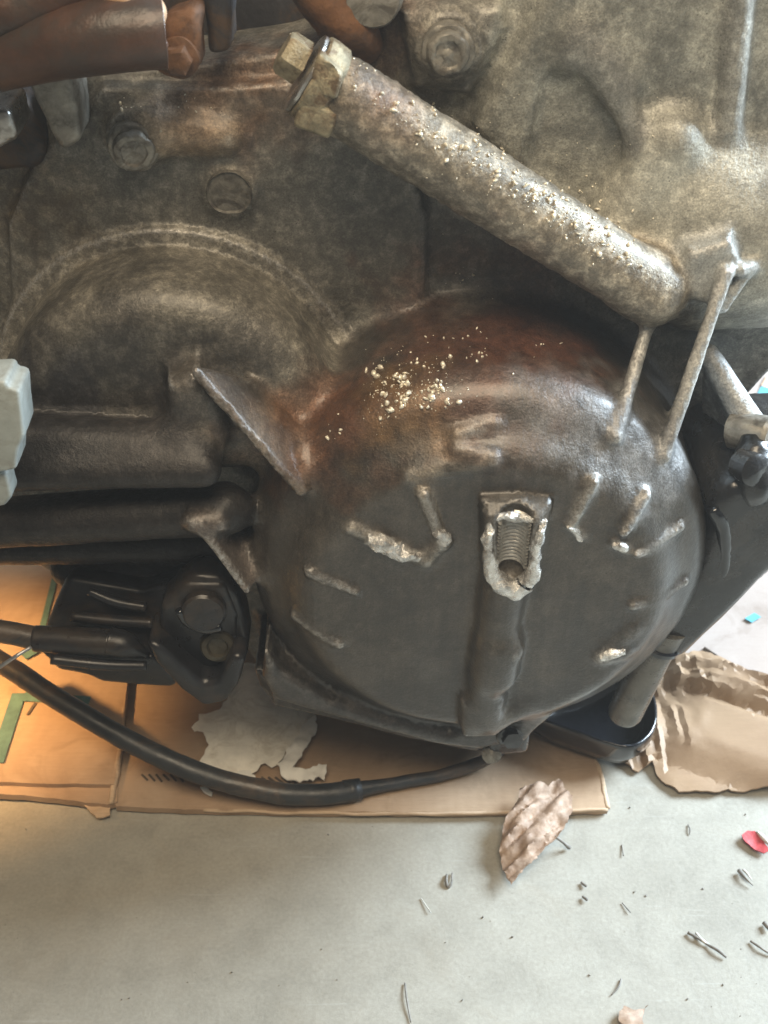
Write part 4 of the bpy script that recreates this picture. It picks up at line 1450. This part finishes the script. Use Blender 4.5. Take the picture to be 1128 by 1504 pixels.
def kraft():
    # crumpled sheet: folds run from upper left to lower right
    kp = [(948, 1000), (985, 975), (1030, 958), (1080, 985), (1128, 1012), (1220, 1058), (1220, 1150), (1128, 1158), (1040, 1160), (998, 1160), (972, 1142), (958, 1118), (938, 1130), (920, 1118), (905, 1098), (930, 1050)]
    a0 = Z(960, 1010, 0)[:2]
    a1 = Z(1128, 1066, 0)[:2]
    d = toward(a0, a1)
    n = np.array([-d[1], d[0]])

    def h(q):
        s = (q - a0) @ n                # across folds, + = away from camera
        u = (q - a0) @ d
        q3 = np.column_stack([q, np.zeros(len(q))])
        w1 = 0.003 * vnoise(q3, 12, 8) + 0.0006 * vnoise(q3, 60, 9)
        sw = s + w1
        kx = np.array([-0.12, -0.068, -0.054, -0.046, -0.012, -0.007, -0.001, 0.006, 0.010, 0.018, 0.030, 0.042, 0.12])
        kz = np.array([0.002, 0.003, 0.013, 0.016, 0.017, 0.0145, 0.022, 0.0235, 0.0215, 0.0255, 0.013, 0.008, 0.004])
        z = np.interp(sw, kx, kz)
        z = z * np.clip(0.30 + u / 0.055, 0.25, 1.0)
        band = np.clip((sw + 0.008) / 0.004, 0, 1) * np.clip((0.022 - sw) / 0.004, 0, 1)
        q4 = np.column_stack([u * 40 + sw * 60, sw * 190, u * 0])
        cr = band * (np.abs(vnoise(q4 + 3.1, 1.0, 3)) * 0.0030 + np.abs(vnoise(q4 * 2.3 + 1.7, 1.0, 5)) * 0.0012)
        q5 = np.column_stack([u * 18 + s * 25, s * 30 - u * 12, u * 0])
        cr = cr + np.abs(vnoise(q5, 1.0, 6)) * 0.0028
        left = np.clip((0.045 - u) / 0.03, 0, 1)
        cr = cr + left * np.abs(vnoise(np.column_stack([u * 130 + s * 60, s * 30, u * 0]), 1.0, 8)) * 0.006
        return np.maximum(z + cr, 0.0035)
    o = sheet('kraft_paper', zpoly(kp, 0.006), h, 0.0012, 'kraft', None, 0.0032, 0.0006, 21, 16)
    setp(o, 'crumpled brown kraft paper on the floor right of the oil cup', 'paper')


kraft()


# ---- leaf
def leaf():
    t = empty('dry_leaf', Z(775, 1230, 0.0), 'crinkled dry brown leaf half over the front edge of the cardboard', 'leaf')
    lo = [(764, 1158), (790, 1155), (805, 1160), (809, 1155), (820, 1148), (828, 1160), (840, 1173), (841, 1190), (826, 1218), (813, 1231), (784, 1260), (752, 1290), (740, 1265), (735, 1237), (740, 1205), (760, 1175)]
    z0 = 0.016
    A = Z(830, 1180, z0)[:2]
    B = Z(756, 1285, z0)[:2]
    d = toward(A, B)
    n = np.array([-d[1], d[0]])

    def h(q):
        u = (q - A) @ d
        s = (q - A) @ n
        q3 = np.column_stack([q, np.zeros(len(q))])
        w_ = np.column_stack([(s + 0.25 * u) * 260, u * 55, u * 0])
        ridg = 0.0034 * vnoise(w_, 1.0, 3) + 0.0014 * vnoise(w_ * 2.1 + 7, 1.0, 4)
        return 0.0165 - 0.10 * u + 0.0010 * fbm(q3, 120, 9, 3) + ridg + 0.0025 * vnoise(q3, 45, 7) + np.abs(s) * 0.03
    sheet('leaf_blade', zpoly(lo, z0), h, 0.0005, 'leaf', t, 0.0015, 0.0003, 31)
    tube('leaf_stem', [Z(815, 1228, .0125), Z(828, 1238, .007), Z(836, 1245, .002)], [.0010, .0009, .0014], 'debris', t, 8, 12)


leaf()

# ---- scraps on the floor
def bit(name, pts, r, mat, label, cat, group=None):
    q = [Z(x, y, r[0] + (0.001 if i % 2 else 0.0)) for i, (x, y) in enumerate(pts)]
    rr = [r[min(i, len(r) - 1)] * 0.62 for i in range(len(q))]
    o = tube(name, q, rr, mat, None, 8, 14, 0.0003)
    setp(o, label, cat, group)
    return o


rd = empty('red_petal', Z(1108, 1235, 0), 'crumpled red petal-like scrap on the floor at the right edge', 'scrap')
sheet('petal', zpoly([(1089, 1228), (1098, 1221), (1108, 1222), (1120, 1236), (1130, 1250), (1122, 1254), (1108, 1248), (1095, 1238)], .003), lambda q: .004 + .002 * vnoise(np.column_stack([q, q[:, :1] * 0]), 130, 2), .0008, 'red', rd, .002, .0002, 41)
tube('pale_edge', [Z(1112, 1222, .004), Z(1122, 1232, .005), Z(1132, 1242, .004)], [.0010, .0016, .0008], 'straw', rd, 8, 12)
bit('twig', [(1010, 1370), (1022, 1376), (1040, 1388), (1052, 1394), (1066, 1406)], [.0016, .0013, .0012, .0016, .0010], 'debris', 'longest dark twig on the floor at the lower right', 'twig')
bit('pale_straw_sliver', [(1022, 1370), (1032, 1382), (1042, 1388)], [.0012, .0016, .0006], 'straw', 'white sliver lying against the longest dark twig', 'straw')
bit('twig', [(1102, 1382), (1116, 1391), (1132, 1402)], [.0012, .0012, .0010], 'debris', 'straight dark twig cut by the right edge, below the petal-like scrap', 'twig')
bit('twig', [(1085, 1278), (1094, 1288), (1106, 1300)], [.0022, .0014, .0005], 'debris', 'short tapering dark splinter just below the red scrap', 'splinter')
bit('pale_straw_sliver', [(1091, 1277), (1098, 1284), (1104, 1292)], [.0012, .0010, .0005], 'straw', 'white sliver beside the short splinter below the red scrap', 'straw')
bit('seed_husk', [(656, 1284), (655, 1294), (658, 1302), (663, 1296), (664, 1282)], [.0010, .0016, .0016, .0010, .0008], 'debris', 'small u-shaped brown husk on the floor left of the leaf tip', 'husk')
bit('grass_stalk', [(595, 1444), (598, 1470), (603, 1502)], [.0007, .0008, .0006], 'debris', 'thin upright grass stalk at the bottom edge near the middle', 'stalk')
bit('grass_stalk', [(912, 1438), (908, 1450), (898, 1462)], [.0009, .0007, .0005], 'debris', 'small hooked stalk on the floor near the bottom right', 'stalk')
bit('grass_stalk', [(914, 1240), (916, 1256)], [.0006, .0006], 'debris', 'tiny straight stalk on the floor right of the leaf', 'stalk')
bit('grass_stalk', [(1010, 1211), (1013, 1218), (1012, 1226)], [.0007, .0008, .0005], 'debris', 'tiny curved stalk on the floor below the kraft paper', 'stalk')
bit('grass_stalk', [(914, 1326), (926, 1340)], [.0006, .0006], 'debris', 'tiny slanting stalk on the floor between leaf and longest twig', 'stalk')
bit('grass_stalk', [(618, 1320), (632, 1340)], [.0006, .0005], 'straw', 'pale thin fibre on the floor below the u-shaped husk', 'fibre')
bit('seed', [(854, 1295), (861, 1301)], [.0014, .0014], 'debris', 'upper of two dark seeds on the floor right of the leaf tip', 'seed')
bit('seed', [(856, 1317), (862, 1322)], [.0014, .0014], 'debris', 'lower of two dark seeds on the floor right of the leaf tip', 'seed')
bit('seed', [(1122, 1355), (1130, 1364)], [.0022, .0020], 'debris', 'dark seed cut by the right edge of the photo', 'seed')
dl = sheet('leaf_fragment', zpoly([(916, 1478), (934, 1484), (952, 1476), (944, 1492), (950, 1512), (920, 1512), (908, 1500)], .003), lambda q: .003 + .002 * vnoise(np.column_stack([q, q[:, :1] * 0]), 180, 5), .0006, 'leaf', None, .002, .0006, 51)
setp(dl, 'greyish leaf fragment on the floor at the bottom edge', 'leaf')


def many(name, pts, sizes, mat, label, cat, flat=1.0, seed=1, smooth=False):
    r = np.random.RandomState(seed)
    bm0 = bmesh.new()
    bmesh.ops.create_icosphere(bm0, subdivisions=2 if smooth else 1, radius=1.0)
    bv = np.array([v.co for v in bm0.verts])
    bf = [[v.index for v in f.verts] for f in bm0.faces]
    bm0.free()
    vs, fs = [], []
    for p_, s in zip(pts, sizes):
        A = r.randn(3, 3)
        Q, _ = np.linalg.qr(A)
        sc3 = np.array([1.0, r.uniform(0.35, 1.0), flat * r.uniform(0.3, 0.9)]) * s
        q = (bv * (1 + (0.13 if smooth else 0.25) * r.randn(len(bv), 1)) * sc3) @ Q.T + p_
        o = len(vs) and sum(len(x) for x in vs)
        vs.append(q)
        fs += [[i + o for i in f] for f in bf]
    o = link(name, mesh_np(name, np.vstack(vs), fs), mat, None, smooth)
    setp(o, label, cat, None, 'stuff')
    return o


# fine grit over the floor
gp, gs = [], []
r = np.random.RandomState(5)
for _ in range(45):
    x, y = r.uniform(0, 1128), r.uniform(1205, 1504)
    if r.rand() > 0.25 + 0.75 * x / 1128:
        continue
    s = abs(r.normal(0, 0.0002)) + 0.00025
    p_ = Z(x, y, s * 0.6)
    gp.append(p_)
    gs.append(s)
for (x, y, s) in ((482, 1226, .0013), (38, 1218, .0012), (340, 1428, .0010), (495, 1439, .0010), (752, 1376, .0014), (709, 1347, .0013), (679, 1469, .0014), (866, 1432, .0012), (1010, 1467, .0013), (1062, 1446, .0010),
                  (1032, 1305, .0012), (949, 1315, .0012), (932, 1310, .0014), (925, 1186, .0012), (1095, 1196, .0012), (190, 1466, .0010)):
    gp.append(Z(x, y, s * 0.4))
    gs.append(s * 0.65)
many('floor_grit', gp, gs, 'debris', 'specks of dark grit scattered over the concrete floor', 'grit', 0.8, 3)

# bright metal flecks stuck to the oily casting
fp, fz = [], []


def scatter(n, fn, smin=.0006, smax=.0014):
    k = 0
    for _ in range(n):
        x, y = fn()
        p_, nn = hit(x, y)
        if p_ is None:
            continue
        s = smin * 0.55 + (smax - smin * 0.5) * r.rand() ** 2.2
        fp.append(p_ + nn * s * 0.35)
        fz.append(s)


cen = [(r.normal(602, 28), r.normal(566, 20)) for _ in range(26)]
scatter(150, lambda: (lambda c: (c[0] + r.normal(0, 6), c[1] + r.normal(0, 5)))(cen[r.randint(26)]), .0006, .0019)
scatter(22, lambda: (r.uniform(560, 720), r.uniform(490, 540)))
scatter(12, lambda: (r.uniform(680, 825), r.uniform(480, 550)))
scatter(8, lambda: (r.normal(490, 8), r.normal(630, 12)))


def along_tube():
    u = r.rand() ** 0.8
    return 545 + 390 * u + r.normal(0, 10), 140 + 250 * u + r.normal(-6, 16)


scatter(170, along_tube, .0005, .0015)
scatter(30, lambda: (r.uniform(600, 900), 0) and (lambda u: (690 + 200 * u + r.normal(0, 6), 205 + 130 * u + r.normal(0, 7)))(r.rand()))
scatter(26, lambda: (r.normal(870, 22), r.normal(322, 26)), .0005, .0012)
scatter(16, lambda: (r.uniform(620, 980), r.uniform(150, 330)), .0005, .0011)
scatter(8, lambda: (r.normal(640, 10), r.normal(160, 8)))
scatter(8, lambda: (r.normal(190, 14), r.normal(150, 10)))
scatter(8, lambda: (r.normal(290, 20), r.normal(165, 20)), .0005, .0010)
scatter(10, lambda: (r.uniform(500, 545), r.uniform(85, 130)))
scatter(12, lambda: (r.normal(690, 22), r.normal(410, 14)), .0004, .0009)
scatter(220, lambda: (lambda c: (c[0] + r.normal(0, 16), c[1] + r.normal(0, 12)))(cen[r.randint(26)]), .0002, .0006)
scatter(240, along_tube, .0002, .0006)
scatter(70, lambda: (r.uniform(620, 980), r.uniform(120, 360)), .0002, .0005)
scatter(30, lambda: (r.normal(450, 25), r.normal(120, 25)), .0003, .0010)
many('metal_flecks', fp, fz, 'fleck', 'bright metal flecks stuck to the oily casting and tube', 'flecks', 0.9, 9, True)


# ---- thin haze volume, added to give the pale lens veil
def haze():
    bm = bmesh.new()
    bmesh.ops.create_cube(bm, size=1.0)
    for v in bm.verts:
        v.co = Vector((v.co.x * 7.0, v.co.y * 7.0 + 1.0, -1.0 + (v.co.z + 0.5) * 3.4))
    m = bpy.data.materials.new('veil_haze')
    m.use_nodes = True
    m.node_tree.nodes.clear()
    out = m.node_tree.nodes.new('ShaderNodeOutputMaterial')
    pv = m.node_tree.nodes.new('ShaderNodeVolumePrincipled')
    pv.inputs['Color'].default_value = (0.95, 0.92, 0.87, 1)
    pv.inputs['Density'].default_value = 0.034
    pv.inputs['Anisotropy'].default_value = 0.25
    m.node_tree.links.new(pv.outputs[0], out.inputs['Volume'])
    m.cycles.homogeneous_volume = True
    o = link('haze', from_bm(bm, 'haze'), m, None, False)
    setp(o, 'thin pale haze volume added to veil the whole view', 'haze', None, 'stuff')


haze()
